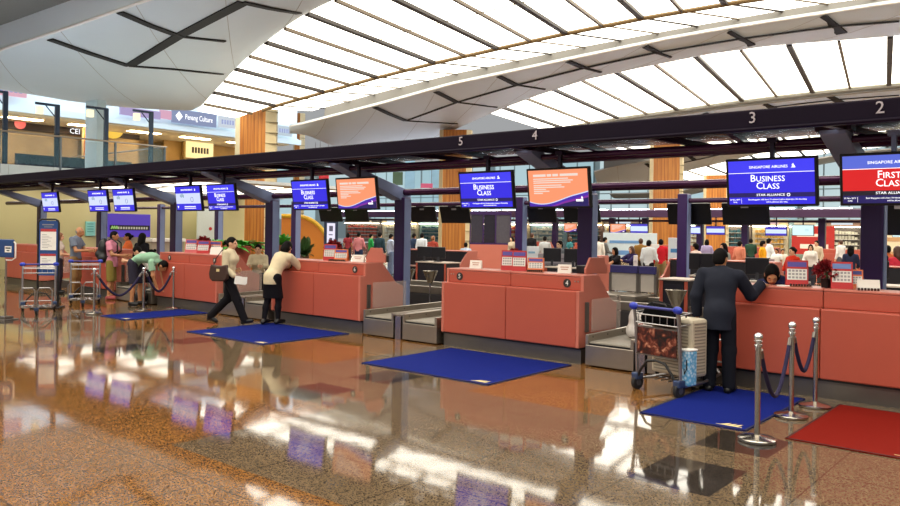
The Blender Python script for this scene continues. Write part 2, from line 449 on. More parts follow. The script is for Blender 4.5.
    if bottom:
        kd, bm_, end = bottom
        wz = J['pel']+PR[:,2]*g(.10)
        pe = E_(J['pel'], (g(.168),g(.124),g(.135)), PR)
        if kd == 'skirt':
            prims = [pe, C_(J['hL'], J['kL'], g(.10), g(.095)), C_(J['hR'], J['kR'], g(.10), g(.095)), C_((J['hL']+J['hR'])/2, (J['kL']+J['kR'])/2, g(.115), g(.10))]
            organic('skirt', [dict(prims=prims, k=g(.09), clips=[(wz, (0,0,1)), (np.array([0,0,g(end)]), (0,0,-1))])], h, bm_, t)
        else:
            prims = [pe]
            for q in 'LR':
                a = J['a'+q]; kk = J['k'+q]
                prims += [C_(J['h'+q], kk, g(.100), g(.083)), C_(kk-np.array([0,.012,0]), a, g(.083), g(.074))]
            cl = [(wz, (0,0,1))]
            if kd == 'shorts':
                gs = [dict(prims=[pe]+[C_(J['h'+q], J['k'+q], g(.10), g(.095)) for q in 'LR'], k=g(.03), clips=cl+[(np.array([0,0,g(end)]), (0,0,-1))])]
            else:
                gs = [dict(prims=prims, k=g(.03), clips=cl+([(np.array([0,0,g(end)]), (0,0,-1))] if end else []))]
            organic('trousers' if kd != 'shorts' else 'shorts', gs, h, bm_, t)
    if tights is not None:
        for q in 'LR':
            lp = [p for p in limbs if p[0] == 'c' and (np.allclose(p[1], J['h'+q]) or np.allclose(p[1], J['k'+q]) or np.allclose(p[2], J['a'+q]))]
            organic('stocking', [dict(prims=[('c', p[1], p[2], p[3]+.009, p[4]+.009, 0) for p in lp], k=g(.03))], h, tights, t)
    if shoes is not None:
        sp = [('c', p[1], p[2], p[3]+.010, p[4]+.010, 0) for p in feet]
        for q in 'LR':
            o = organic('shoe', [dict(prims=sp[:2] if q == 'L' else sp[2:], k=.02, clips=[(J['a'+q]+np.array([0,0,g(.015)]), (0,0,1))])], h, shoes, t)
    return t
# ------------------------------------------------------------------ floor
def floor_mat():
    m = bpy.data.materials.new('polished_granite'); m.use_nodes = True
    nt = m.node_tree; N = nt.nodes; L = nt.links; b = N['Principled BSDF']
    tc = N.new('ShaderNodeTexCoord'); sep = N.new('ShaderNodeSeparateXYZ'); L.new(tc.outputs['Object'], sep.inputs[0])
    def math_(op, a, b_=None, c=None):
        n = N.new('ShaderNodeMath'); n.operation = op
        for i, v in enumerate((a, b_, c)):
            if v is None: continue
            if hasattr(v, 'name') or hasattr(v, 'links'): L.new(v, n.inputs[i])
            else: n.inputs[i].default_value = v
        return n.outputs[0]
    def mix(f, a, c):
        n = N.new('ShaderNodeMix'); n.data_type = 'RGBA'
        for s, v in (('Factor', f), ('A', a), ('B', c)):
            if isinstance(v, tuple): n.inputs[s].default_value = (*lin(v), 1) if len(v) == 3 else v
            elif isinstance(v, str): n.inputs[s].default_value = (*lin(v), 1)
            elif isinstance(v, (int, float)): n.inputs[s].default_value = v
            else: L.new(v, n.inputs[s])
        return n.outputs['Result']
    def noise(scale, det=2, rough=.5):
        n = N.new('ShaderNodeTexNoise'); n.inputs['Scale'].default_value = scale; n.inputs['Detail'].default_value = det; n.inputs['Roughness'].default_value = rough
        L.new(tc.outputs['Object'], n.inputs['Vector']); return n.outputs['Fac']
    X, Y = sep.outputs['X'], sep.outputs['Y']
    def between(v, a, c): return math_('MULTIPLY', math_('GREATER_THAN', v, a), math_('LESS_THAN', v, c))
    PER = 4.42
    fx = math_('MODULO', math_('ADD', X, 4.42*20+2.43+PER/2), PER)        # 0..4.42, desk centre at 2.21
    gap = math_('ADD', math_('LESS_THAN', fx, .95), math_('GREATER_THAN', fx, 3.47))
    # large terracotta field near the camera, bounded by a wide grey border along the desks
    near = math_('LESS_THAN', Y, 5.4)
    lattice = math_('MULTIPLY', math_('GREATER_THAN', fx, 1.3), math_('LESS_THAN', fx, 3.1))
    yb = math_('MODULO', math_('ADD', Y, 40.0), 4.42)
    latt2 = between(yb, 1.35, 3.75)
    gapband = math_('MULTIPLY', gap, math_('GREATER_THAN', Y, 7.0))
    orange = math_('MAXIMUM', gapband, math_('MULTIPLY', near, math_('MAXIMUM', latt2, math_('LESS_THAN', X, -6.0))))
    sq = math_('MULTIPLY', between(math_('MODULO', math_('ADD', X, 4.42*20+2.73), PER), 0.0, .64), math_('MAXIMUM', between(Y, 5.37, 6.15), math_('MAXIMUM', between(Y, 6.62, 7.30), between(Y, 11.2, 12.0))))
    big = noise(1.3, 4)
    def cells(scale):
        n = N.new('ShaderNodeTexVoronoi'); n.inputs['Scale'].default_value = scale; L.new(tc.outputs['Object'], n.inputs['Vector'])
        s_ = N.new('ShaderNodeSeparateXYZ'); L.new(n.outputs['Color'], s_.inputs[0]); return s_.outputs['X'], s_.outputs['Y']
    sp1, sp2 = cells(105)
    def ramp(f, a, c, e0=.05, e1=.95):
        n = N.new('ShaderNodeMapRange'); n.inputs['From Min'].default_value = e0; n.inputs['From Max'].default_value = e1
        L.new(f, n.inputs['Value']); return mix(n.outputs[0], a, c)
    org = mix(math_('GREATER_THAN', sp2, .84), ramp(sp1, '#603b1c', '#a0713c'), '#35210f')
    gry = mix(math_('GREATER_THAN', sp2, .84), ramp(sp1, '#5c4d3b', '#7f6b52'), '#3a3024')
    drk = ramp(sp1, '#241f1b', '#443b33')
    col = mix(orange, gry, org); col = mix(sq, col, drk)
    n = N.new('ShaderNodeMapRange'); n.inputs['To Min'].default_value = .82; n.inputs['To Max'].default_value = 1.12; L.new(big, n.inputs['Value'])
    hs = N.new('ShaderNodeHueSaturation'); L.new(n.outputs[0], hs.inputs['Value']); L.new(col, hs.inputs['Color']); col = hs.outputs['Color']
    T = 1.105
    jx = math_('LESS_THAN', math_('MODULO', math_('ADD', X, 4.42*20+2.73), T), .012); jy = math_('LESS_THAN', math_('MODULO', math_('ADD', Y, 44.2-5.37), T), .012)
    col = mix(math_('MULTIPLY', math_('MAXIMUM', jx, jy), .75), col, '#30271f')
    L.new(col, b.inputs['Base Color'])
    b.inputs['Roughness'].default_value = .055
    b.inputs['IOR'].default_value = 1.62
    wv = N.new('ShaderNodeBump'); wv.inputs['Strength'].default_value = .012; wv.inputs['Distance'].default_value = .05
    L.new(noise(2.2, 2), wv.inputs['Height']); L.new(wv.outputs['Normal'], b.inputs['Normal'])
    return m
mb = MB(); mb.bx(-75, 45, -22, 120, -.2, 0)
fl = struct(mb.build('floor', floor_mat()))

# ------------------------------------------------------------------ ceiling: long curved wings and backlit fields between them
AL = R_(10.7)
d1 = np.array([-math.sin(AL), math.cos(AL), 0]); d2 = np.array([math.cos(AL), math.sin(AL), 0])
def fromab(a, b, z): return a*d2 + b*d1 + np.array([0,0,z])
def onB(x, y, b):
    d = ray(x, y); p = _C + d*(b/(d@d1)); return np.array([p@d2, p@d1, p[2]])
def onZab(x, y, z): p = onZ(x, y, z); return np.array([p@d2, p@d1, z])
GA = np.array([-34,-28.8,-22.3,-19.06,-15.7,-12.4,-8.85,-5.0,0,10,25]); GZ = np.array([7.6,8.6,9.55,9.95,10.3,10.63,10.9,11.08,11.2,11.3,11.0])
def zG(a): return np.interp(a, GA, GZ)
FA = np.array([-34,-28,-21.8,-18.48,-15.25,-11.64,-8.5,-5.1,-1.3,6,25]); FZ = np.array([6.4,7.6,8.65,9.06,9.41,9.68,9.94,10.15,10.33,10.45,10.2])
def zF(a): return np.interp(a, FA, FZ)
def trail(px, zf):
    out = []
    for x, y in px:
        z = 9.0
        for _ in range(12): p = onZab(x, y, z); z = .5*z+.5*float(zf(p[0]))
        out.append(p)
    return out
PANEL = M('#cdd6da', 0.5, 0.0, var=0.03, scale=.6)
PANELW = M('#75726c', 0.5, var=0.03, scale=.5)
LIGHTF = LIT('#fff8e8', 4.8)
RIB = M('#2e2620', 0.55, 0.1, var=0.1); RIBT = M('#5a4a34', 0.5, 0.1, var=0.1); RIBD = M('#0b0909', 0.7, var=0.1)
JOINT = M('#a5a29c', 0.6, var=0)
def resample(P, n):
    P = np.array(P); s = np.r_[0, np.cumsum(np.linalg.norm(np.diff(P, axis=0), axis=1))]; t = np.linspace(0, s[-1], n)
    return [np.array([np.interp(q, s, P[:,i]) for i in range(3)]) for q in t]
from mathutils.bvhtree import BVHTree
def wing(label_n, lead, tr, n=40, wall=None, slots=(), joints_=True, th=.14):
    """lead, tr: ab-z polylines of the two long edges"""
    A = [fromab(*p) for p in resample(lead, n)]; B = [fromab(*p) for p in resample(tr, n)]
    o = MB(); rows = 7
    G = []
    for r in range(rows):
        t = r/(rows-1); sag = -.35*4*t*(1-t)
        G.append([a*(1-t)+b*t+np.array([0,0,sag]) for a, b in zip(A, B)])
    for r in range(rows-1): o.strip(G[r], G[r+1])
    top = [[p+np.array([0,0,th]) for p in A], [p+np.array([0,0,th]) for p in B]]
    o.strip(top[0], top[1]); o.strip(A, top[0]); o.strip(B, top[1]); o.add([A[0],B[0],top[1][0],top[0][0]],[(0,1,2,3)]); o.add([A[-1],B[-1],top[1][-1],top[0][-1]],[(0,1,2,3)])
    w = struct(o.build('ceiling_wing', PANEL, smooth=True))
    bv = BVHTree.FromPolygons([tuple(p) for r in G for p in r], [(r*n+i, r*n+i+1, (r+1)*n+i+1, (r+1)*n+i) for r in range(rows-1) for i in range(n-1)])
    def hit(x, y):
        d = ray(x, y); h = bv.ray_cast(Vector(_C), Vector(d).normalized())
        return np.array(h[0]) if h[0] is not None else None
    if slots:
        sm = MB()
        for pl, wd in slots:
            pts = []
            for i in range(len(pl)-1):
                k = max(2, int(math.hypot(pl[i+1][0]-pl[i][0], pl[i+1][1]-pl[i][1])/12))
                for j in range(k): pts.append((pl[i][0]+(pl[i+1][0]-pl[i][0])*j/k, pl[i][1]+(pl[i+1][1]-pl[i][1])*j/k))
            pts.append(pl[-1])
            P3 = [q for q in (hit(*p) for p in pts) if q is not None]
            for i in range(len(P3)-1): sm.bar(P3[i]-np.array([0,0,.02]), P3[i+1]-np.array([0,0,.02]), wd, .05)
        if sm.v: struct(sm.build('ceiling_slot', RIBD, w))
    jm = MB()
    for i in range(3, n-1, 4):
        for r in range(rows-1): jm.bar(G[r][i]-np.array([0,0,.002]), G[r+1][i]-np.array([0,0,.002]), .022, .008)
    struct(jm.build('panel_joint', JOINT, w))
    em = MB(); em.tube([p+np.array([0,0,.03]) for p in A], .05, 6)
    struct(em.build('edge_trim', WHITE, w, smooth=True))
    return w, hit, A, B
def lightfield(zfun, a0, a1, step, bnear, bfar, anchor, thick=(.24, .12, .14), far_shift=0.0, zfar=None, mid=True):
    """backlit translucent panels: near edge curve bnear(a), far edge bfar, ribs every step"""
    n = int((a1-a0)/.85)+1
    aa = np.linspace(a0, a1, n)
    A = [fromab(a, bnear(a), zfun(a)+.02) for a in aa]; B = [fromab(a+far_shift, bfar, (zfar or zfun)(a)+.02) for a in aa]
    o = MB(); o.strip(A, B, .08)
    lf = struct(o.build('ceiling_light_field', LIGHTF))
    tk, tn = MB(), MB(); k = math.ceil((a0-anchor)/step)
    while anchor+k*step <= a1:
        a = anchor+k*step
        p = fromab(a, bnear(a), zfun(a)-.03); q = fromab(a+far_shift, bfar, (zfar or zfun)(a)-.03)
        (tk if k % 2 == 0 else tn).bar(p, q, thick[0] if k % 2 == 0 else thick[1], thick[2]); k += 1
    if tk.v: struct(tk.build('ceiling_rib', RIB, lf))
    if tn.v: struct(tn.build('ceiling_rib', RIBT, lf))
    if mid:
        mm = MB(); P = [(x*.5+y*.5)-np.array([0,0,.01]) for x, y in zip(A, B)]
        mm.tube(P, .03, 4); struct(mm.build('ceiling_joint', M('#b9b09a', .6, var=0), lf))
    return lf

# wing over the left of the frame
W1T = trail([(200,109),(212,94),(225,80),(241,63),(255.5,50.5),(272.5,36.7),(292.5,22),(316,7),(332,0)], zG)
W1T = [np.array([W1T[0][0]-.5, W1T[0][1]+.3, W1T[0][2]])] + W1T[1:]
la = np.array([-30.0,-29,-24.5,-20.75,-12,0,14]); lz = np.array([8.2,8.31,8.73,9.13,9.75,10.35,10.6])
W1END = [onZab(x, y, z) for x, y, z in ((-90,62,8.25),(0,89,8.1),(75,102,8.0),(125,107.5,8.0),(175,110.5,8.1))]
lead1 = [np.array([a, 17.0, z]) for a, z in zip([-44,-36,-29,-24.5,-20.75,-12,0,14], [6.9,7.6,8.31,8.73,9.13,9.75,10.35,10.6])]
tr1 = [np.array([-46, 17.6, 6.8])] + W1END + W1T + [np.array([a, 22.4, float(zG(a))]) for a in (-14,-8,0,14)]
w1, hit1, A1, B1 = wing('left', lead1, tr1, 60, slots=[([(50,39),(90,53),(129,65.5)],.34),([(129,65.5),(175,69),(222,74)],.2),([(120,12),(150,25),(180,36)],.34),([(180,36),(225,41)],.2),
    ([(129,65.5),(155,50),(178,36),(220,14),(243,2)],.4),([(243,2),(270,8),(299,13)],.26)])
def bW1(a): 
    P = np.array([p for p in W1T]+[[-14,22.4,0],[14,22.4,0]]); o = np.argsort(P[:,0]); return float(np.interp(a, P[o,0], P[o,1]))
lightfield(zG, -32.0, 16, 1.675, bW1, 32.15, -19.06)
# spine beam of the first light field
sp = MB(); sp.tube([fromab(a, 32.15, zG(a)-.06) for a in np.linspace(-30, 16, 60)], .10, 8); struct(sp.build('ceiling_spine', M('#6e5630', .5, .1, var=.08), smooth=True))
# far half of the first field up to the fascia wall of wing 2
LA = np.array([-29.67,-28.6,-23.1,-19.2,-13,-8,-5.85,0,14]); LZ = np.array([7.6,7.71,8.53,9.17,9.83,10.33,10.47,10.75,10.9])
TA = np.array([-30,-27.07,-23.15,-19.2,-13.3,-8.05,-2.66,14]); TZ = np.array([8.1,8.55,9.14,9.67,10.27,10.68,11.03,11.2])
def zL(a): return float(np.interp(a, LA, LZ))
def zT(a): return float(np.interp(a, TA, TZ))
lightfield(lambda a: zG(a), -30, 12, 1.675, lambda a: 32.15, 34.05, -19.06, far_shift=1.9, zfar=lambda a: zT(a+1.9)+.02, mid=False, thick=(.10, .07, .05))
wl = MB(); wl.strip([fromab(a, 34.1, zT(a)+.1) for a in np.linspace(-27.2, 14, 40)], [fromab(a, 34.0, zL(a)+.05) for a in np.linspace(-27.2, 14, 40)], .12, tuple(d1))
struct(wl.build('ceiling_fascia', PANELW))
# wing 2 across the middle
W2T = trail([(440,137),(462,125),(500,106),(547,87),(610,72.5),(675,58),(757,47),(897,36)], zF)
tr2 = [onZab(289.5,127.5,7.6), onZab(329,144.6,7.5), onZab(360,150,7.5), onZab(410,146,8.0)] + W2T + [np.array([8, 38, 10.45]), np.array([14, 38, 10.4])]
lead2 = [np.array([a, 34.0, zL(a)]) for a in (-29.67,-28.6,-23.1,-19.2,-13,-8,-5.85,0,14)]
w2, hit2, A2, B2 = wing('middle', lead2, tr2, 50, slots=[([(375,107),(390,114),(406,120.5)],.34),([(406,120.5),(430,122),(458,123.5)],.17),([(406,120.5),(457,102),(520,84),(585,67.5),(655,52.5),(740,38.5),(835,26),(899,21)],.15),
   ([(436,91.5),(457,102)],.34),([(457,102),(497,107)],.16),([(499,76),(516,84.5)],.34),([(516,84.5),(545,89)],.17),([(568,61),(584,67.5)],.36),([(584,67.5),(601,72)],.2),([(645,46),(659,53)],.38),([(659,53),(671,57)],.2),([(728,31.5),(752,45)],.4),([(822,16),(842,33)],.45)])
def bW2(a):
    P = np.array(W2T+[[8,38,0],[14,38,0]]); o = np.argsort(P[:,0]); return float(np.interp(a, P[o,0], P[o,1]))
lightfield(zF, -20.5, 14, 1.93, bW2, 49.5, -15.35)
gt = MB(); gt.tube([fromab(a, 49.6, zF(a)-.05) for a in np.linspace(-22, 14, 40)], .16, 8); gt.tube([fromab(a, 50.0, zF(a)-.2) for a in np.linspace(-22, 14, 40)], .12, 8); struct(gt.build('ceiling_gutter', M('#8d897a', .5, .2), smooth=True))
# the further wings and light fields, one bay behind the other
def zW(a): return float(zF(a))-.15
for kb, (b0, b1, b2, a0) in enumerate(((50.2, 53.8, 73.0, -24),)):
    L_ = [np.array([a, b0, zW(a)]) for a in np.linspace(a0, 14, 14)]
    T_ = [np.array([a0+3+(14-a0-3)*i/13, b1, zW(a0+3+(14-a0-3)*i/13)-.1]) for i in range(14)]
    sl = []
    if kb == 0: sl = [([(764,104),(775,108.5)],.5),([(829,96),(842,103)],.5),([(704,113),(710,116)],.5),([(770,107),(840,99),(899,95)],.12)]
    w_, h_, _, _ = wing('far', L_, T_, 30, slots=sl)
    lightfield(lambda a: zW(a)+.3, a0+4, 14, 1.93, lambda a: b1+.1, b2, -15.35, mid=False)
    fw = MB(); fw.strip([fromab(a, b2+.2, zW(a)+.9) for a in np.linspace(a0, 14, 20)], [fromab(a, b2+.2, zW(a)-.05) for a in np.linspace(a0, 14, 20)], .12, tuple(d1))
    struct(fw.build('ceiling_fascia', PANELW))
# fourth wing and its light field, seen through under the gantry
L4 = [onB(x, y, 74) for x, y in ((594,172),(610,168),(640,161.5),(669,156),(727,152.7-5),(800,138))]+[np.array([6.0,74,10.6])]
T4 = [onB(x, y, 79) for x, y in ((600,186),(647,182),(669,175),(700,168),(727,161.5),(767,149.5),(830,137),(900,130))]
wing('fourth', L4, T4, 40, slots=[([(645,163.5),(652,168.5)],.7),([(688,156),(694,160)],.7),([(652,168.5),(676,170)],.25),([(652,168.5),(672,165),(700,159),(740,150)],.25)])
P4 = np.array(T4); 
lightfield(lambda a: float(np.interp(a, P4[:,0], P4[:,2]))+.05, P4[2,0], P4[-1,0], 1.93, lambda a: 79.1, 93.0, -15.35, mid=False)
wing('fifth', [np.array([a, 94.0, float(np.interp(a-1, P4[:,0], P4[:,2]))-.1]) for a in np.linspace(-30, 3, 12)], [np.array([a, 98.0, float(np.interp(a-1, P4[:,0], P4[:,2]))-.3]) for a in np.linspace(-30, 3, 12)], 20)
# bays above and behind the camera
wl = MB(); wl.strip([fromab(a, 16.9, np.interp(a,[-44,-29,-20,0,14],[7.9,9.2,10.05,11.1,11.3])) for a in np.linspace(-44, 14, 40)], [fromab(a, 17.0, np.interp(a,[-44,-36,-29,-24.5,-20.75,-12,0,14],[6.9,7.6,8.31,8.73,9.13,9.75,10.35,10.6])) for a in np.linspace(-44, 14, 40)], .1, tuple(d1))
struct(wl.build('ceiling_fascia', PANEL))
dk = MB(); dk.strip([fromab(a, 16.9, np.interp(a,[-44,-29,-20,0,14],[7.9,9.2,10.05,11.1,11.3])) for a in np.linspace(-44, 14, 40)], [fromab(a, 12.5, np.interp(a,[-44,-29,-20,0,14],[8.0,9.3,10.15,11.2,11.4])) for a in np.linspace(-44, 14, 40)], .1)
struct(dk.build('ceiling_soffit', M('#77756f', .6)))
lightfield(lambda a: np.interp(a,[-44,-29,-20,0,16],[7.9,9.2,10.05,11.1,11.3]), -26, 16, 1.675, lambda a: 5.0, 12.5, -19.06)
L_ = [np.array([a, 0.0, zL(a)+.2]) for a in np.linspace(-29, 14, 14)]; T_ = [np.array([a, 4.8, zL(a)+.3]) for a in np.linspace(-29, 14, 14)]
wing('behind', L_, T_, 30)
lightfield(lambda a: zL(a)+.4, -26, 14, 1.675, lambda a: -10.0, 0.0, -19.06)
# ------------------------------------------------------------------ check-in desks
YF = 9.46
IC = [-2.43, -6.83, -11.25, -15.67, -20.1, -24.5]
NUMS = {-2.43: ('3','2'), -6.83: ('5','4'), -11.25: ('7','6'), -15.67: ('9','8'), -20.1: ('11','10'), -24.5: ('13','12')}
DESKLAB = {
 '2': 'coral check-in desk at the right edge behind the red mat', '3': 'coral check-in desk number 3 where the man in the dark suit leans',
 '4': 'coral check-in desk with round badge number 4', '5': 'coral check-in desk with round badge number 5',
 '6': 'coral check-in desk with round badge number 6', '7': 'coral check-in desk where the woman in cream jacket leans',
 '8': 'coral check-in desk that the walking woman with handbag passes', '9': 'coral check-in desk with black luggage and rope posts before it',
 '10': 'coral check-in desk behind the bending person in green', '11': 'coral check-in desk where the bald man in grey shirt stands',
 '12': 'coral check-in desk behind the poster stand at far left', '13': 'leftmost coral check-in desk by the beige wall'}
ACRYL = M('#e6d6cc', 0.5, 0, var=0.03, alpha=0.25, spec=0.3)
DARKIN = M('#15121a', 0.5, var=0.1)
BADGE = M('#3a3634', 0.35, 0.3, var=0.05)
WORKTOP = M('#b88f84', 0.5, var=.05)
def desk(cx, side, num, yf=YF, flip=False, label=None, group='coral check-in desks', lite=False):
    """side -1: left half of an island, +1: right half; origin at the front centre of the half"""
    w = 1.265; x = cx + side*w/2
    t = thing('check_in_desk', label, 'desk', (x, yf, 0), math.pi if flip else 0, group)
    h = w/2; e = side if not flip else -side     # local direction of the island's outer end
    gi = .004
    xa, xb = (-h+gi, h-.05) if e > 0 else (-h+.05, h-gi)
    m = MB(); m.bx(xa, xb, 0, .14, .225, 1.02); m.build('lower_panel', CORAL, t, bevel=.014)
    m = MB(); m.bx(xa, xb, .125, .19, 1.022, 1.21); m.build('upper_panel', CORAL, t, bevel=.008)
    m = MB(); m.bx(xa, xb, .12, .62, 1.212, 1.24); m.build('counter_top', CORAL2, t, bevel=.01)
    m = MB(); m.bx(-h, h, .07, 1.0, 0, .2); m.build('plinth', STEELD, t)
    m = MB(); m.bx(-h, h, .03, .2, .2, .224); m.build('kick_strip', BLACK, t)
    m = MB(); m.bx(-h+.02, h-.02, .2, .62, .225, 1.2); m.bx(-h+.02, h-.02, .62, .98, .68, .72); m.bx(-.02, .02, .62, .95, .225, .68); m.build('cabinet', DARKIN, t)
    m = MB(); m.bx(-h+.02, h-.02, .6, 1.0, .72, .75); m.build('worktop', WORKTOP, t, bevel=.006)
    ox0, ox1 = (h-.05, h) if e > 0 else (-h, -h+.05)
    m = MB(); m.prism([(0,.225),(0,1.02),(.12,1.02),(.12,1.24),(.55,1.24),(.92,.86),(1.1,.80),(1.1,.32),(1.0,.3),(.25,.225)], 'x', ox0, ox1); ep = m.build('end_panel', CORAL2, t, bevel=.006)
    if not lite:
        xo = ox1 if e > 0 else ox0
        a, b = sorted((xo, xo+e*.03)); m = MB(); m.bx(a, b, .16, .23, .44, .86)
        for k in range(4): m.bx(a-.004 if e < 0 else a, b if e < 0 else b+.004, .165+.017*k, .172+.017*k, .45, .85)
        m.build('corner_grille', M('#6b6a66', .4, .6), ep)
        a, b = sorted((xo+e*.05, xo+e*.058)); m = MB(); m.bx(a, b, .26, 1.12, .44, .9); g = m.build('acrylic_guard', ACRYL, t); g['label'] = 'frosted clear guard sheet'
    if num:
        bxp = (.36 if e > 0 else -.36); 
        if num in ('7','9','3'): bxp = -.2
        m = MB(); m.cyl((bxp, .125, 1.118), (bxp, .116, 1.118), .062, n=24); bd = m.build('number_badge', BADGE, t); bd['label'] = 'round dark badge'
        text('number', num, .10 if len(num) < 2 else .075, PAPER, bd, (bxp, .1145, 1.118), depth=.001)
        if num in ('4','5'):
            for k in (0,1):
                m = MB(); m.cyl((bxp+e*(.13+.05*k), .127, 1.15), (bxp+e*(.13+.05*k), .120, 1.15), .012, n=10)
                m.build('screw_cap', STEEL, t)
    return t
for c in IC:
    for s in (-1, 1):
        n = NUMS[c][0 if s < 0 else 1]
        desk(c, s, n, label=DESKLAB[n])

# baggage conveyors in the gaps between the islands
BELT = M('#8f887c', 0.6, var=.1, scale=20)
def conveyor(x0, x1, label, yf=YF):
    t = thing('baggage_conveyor', label, 'conveyor', ((x0+x1)/2, yf, 0), 0, 'baggage conveyors between the desks')
    w = (x1-x0)/2
    m = MB(); m.bx(-w, w, -.04, 3.2, .02, .30); m.build('base_cabinet', STEEL, t, bevel=.01)
    m = MB(); m.bx(-w+.05, w-.05, -.02, 3.2, .30, .345); b = m.build('belt', BELT, t, bevel=.012)
    m = MB(); m.bx(-w+.05, w-.05, -.032, -.022, .302, .322); m.build('belt_gap', BLACK, b)
    for s in (-1, 1):
        xa, xb = sorted((s*w, s*(w-.05))); m = MB(); m.prism([(-.04,.30),(-.04,.44),(3.2,.47),(3.2,.30)], 'x', xa, xb)
        r = m.build('side_rail', STEEL, t, bevel=.006)
        m = MB()
        for yy in (.08,.5,.95): m.cyl((s*(w-.05), yy, .40), (s*(w-.058), yy, .40), .012, n=10)
        m.build('bolt', STEELD, r)
    m = MB(); m.bx(-w+.02, w-.02, .1, 1.5, 0, .02); m.build('floor_gap', BLACK, t)
    return t
GAPS = [(-5.565+.0, -3.695), (-9.985, -8.095), (-14.405, -12.515), (-18.835, -16.935)]
names = ['right', 'middle', 'left', 'far']
cl = {0: ('steel baggage conveyor just right of desk 4', 'steel baggage conveyor behind the loaded luggage trolley'),
      1: ('steel baggage conveyor just right of desk 6', 'steel baggage conveyor just left of desk 5'),
      2: ('steel baggage conveyor beside the walking woman', 'steel baggage conveyor behind the woman in black skirt'),
      3: ('steel baggage conveyor behind the man with backpack', 'steel baggage conveyor behind the bending person')}
for i, (a, b) in enumerate(GAPS):
    conveyor(a+.13, a+.86, cl[i][0]); conveyor(b-.82, b-.06, cl[i][1])
    mid = (a+.86+b-.82)/2
    t = thing('conveyor_post', ('steel post between the two conveyors right of desk 4','steel post between the two conveyors left of desk 5','steel post between the two conveyors behind the women','steel post between the two conveyors near the backpack man')[i], 'post', (mid, YF, 0), 0, 'posts between the conveyors')
    m = MB(); m.bx(-.065, .065, -.04, .2, 0, .40); m.build('post', M('#9a93a0', .25, .9, var=.06), t, bevel=.008)
    m = MB(); m.bx(-.1, .1, -.05, 1.6, .40, .43); m.build('cap_plate', STEEL, t, bevel=.006)
# ------------------------------------------------------------------ overhead gantry
gan = thing('overhead_gantry', 'dark purple overhead gantry with desk numbers running above the check-in desks', 'gantry', (-12, 10.5, 3.2))
GX0, GX1 = -32.0, 3.0
GLOSS = M('#12061a', 0.5, 0.0, var=0.25, scale=1.2, spec=.12)
SOFF = M('#2c1e26', 0.25, 0.2, var=0.35, scale=1.2)
m = MB(); m.bx(GX0, GX1, 9.36, 9.46, 3.10, 3.34); m.bx(GX0, GX1, 9.30, 9.40, 3.08, 3.12); m.build('front_fascia', GLOSS, gan, bevel=.02, world=True)
m = MB()
for k in range(int((GX1-GX0)/1.473)+1):
    x = -2.43+1.473*(k-20)
    if GX0 < x < GX1-1.2: m.prism([(9.46,3.12),(11.3,3.22),(11.3,3.25),(9.46,3.16)], 'x', x+.05, x+1.42)
m.build('soffit_panel', SOFF, gan, world=True)
for k in range(40):
    x = -2.43+1.105*(k-27)
    if GX0 < x < GX1: m = MB(); m.bar((x, 9.45, 3.14), (x+.35*(1 if k % 2 else -1), 11.4, 3.12), .09, .07); m.build('cross_brace', PURPLED, gan, world=True)
for yy, zz, rr in ((10.25, 3.02, .045), (10.75, 3.03, .06), (11.15, 3.06, .06)):
    m = MB(); m.tube([(GX0, yy, zz), (GX1, yy, zz)], rr, 12); m.build('tube_beam', M('#451c44', .2, .25, var=.08), gan, smooth=True, world=True)
m = MB(); m.tube([(GX0, 11.8, 2.63), (GX1, 11.8, 2.63)], .07, 12); m.build('rear_rail', M('#4a2148', .22, .25, var=.08), gan, smooth=True, world=True)
COLX = [-2.45, -6.88, -11.29, -15.71, -20.1, -24.5, -29.0]
for c in COLX + [1.98]:
    m = MB(); m.prism([(9.95,3.12),(9.95,3.06),(11.70,2.46),(11.98,2.46),(11.98,2.66),(10.2,3.12)], 'x', c-.15, c+.15); m.build('rafter', BLUEGREY, gan, bevel=.012, world=True)
    m = MB(); m.bx(c-.2, c+.2, 9.95, 10.2, 3.1, 3.42); m.build('bracket', PURPLED, gan, bevel=.01, world=True)
# uplights added out of sight on the gantry roof to brighten the wings above
for x0 in np.arange(-31.5, 2.5, 2.6):
    m = MB(); m.bx(x0, x0+2.2, 9.9, 10.3, 3.3, 3.36); m.bx(x0, x0+2.2, 9.88, 9.9, 3.3, 3.42); m.bx(x0, x0+2.2, 10.3, 10.32, 3.3, 3.42); m.build('added_uplight_trough', PURPLED, gan, world=True)
    m = MB(); m.bx(x0+.05, x0+2.15, 9.95, 10.25, 3.36, 3.37); m.build('added_uplight', LIT('#d8e8ff', 24.0), gan, world=True)
GREYNUM = M('#b9aeb4', .4, .1, var=0)
for n, (x, z) in {'5': (-7.65, 3.235), '4': (-6.27, 3.235), '3': (-3.18, 3.235), '2': (-1.83, 3.235)}.items():
    text('desk_number', n, .19, GREYNUM, gan, (x+12, 9.345-10.5, z-3.2), depth=.004)
def column(x, y, ztop, label, r=.16, tw=.12):
    t = thing('steel_column', label, 'column', (x, y, 0), 0, 'purple gantry columns')
    m = MB(); m.prism([(-r,-tw),(r,-tw),(r,tw),(-r,tw)], 'z', .12, ztop); m.build('shaft', PURPLE, t, bevel=.02)
    m = MB(); m.bx(r-.005, r+.012, -tw*.8, tw*.8, .12, ztop-.02); m.bx(-r*.55, r*.9, tw, tw+.02, .12, ztop-.02); f = m.build('cover_plate', BLUEGREY, t); f['label'] = 'blue grey cover plate'
    m = MB(); m.bx(-.24, .24, -.2, .2, 0, .12); m.build('foot_plate', PURPLED, t, bevel=.01)
    return t
cll = ['thick purple column right of the plant behind desk 2', 'thick purple column behind desks 4 and 5', 'thick purple column at the steel guard between desks 6 and 5', 'thick purple column behind the woman in cream jacket',
       'thick purple column behind the walking woman', 'thick purple column left of the purple lounge sign', 'leftmost thick purple column at the beige wall']
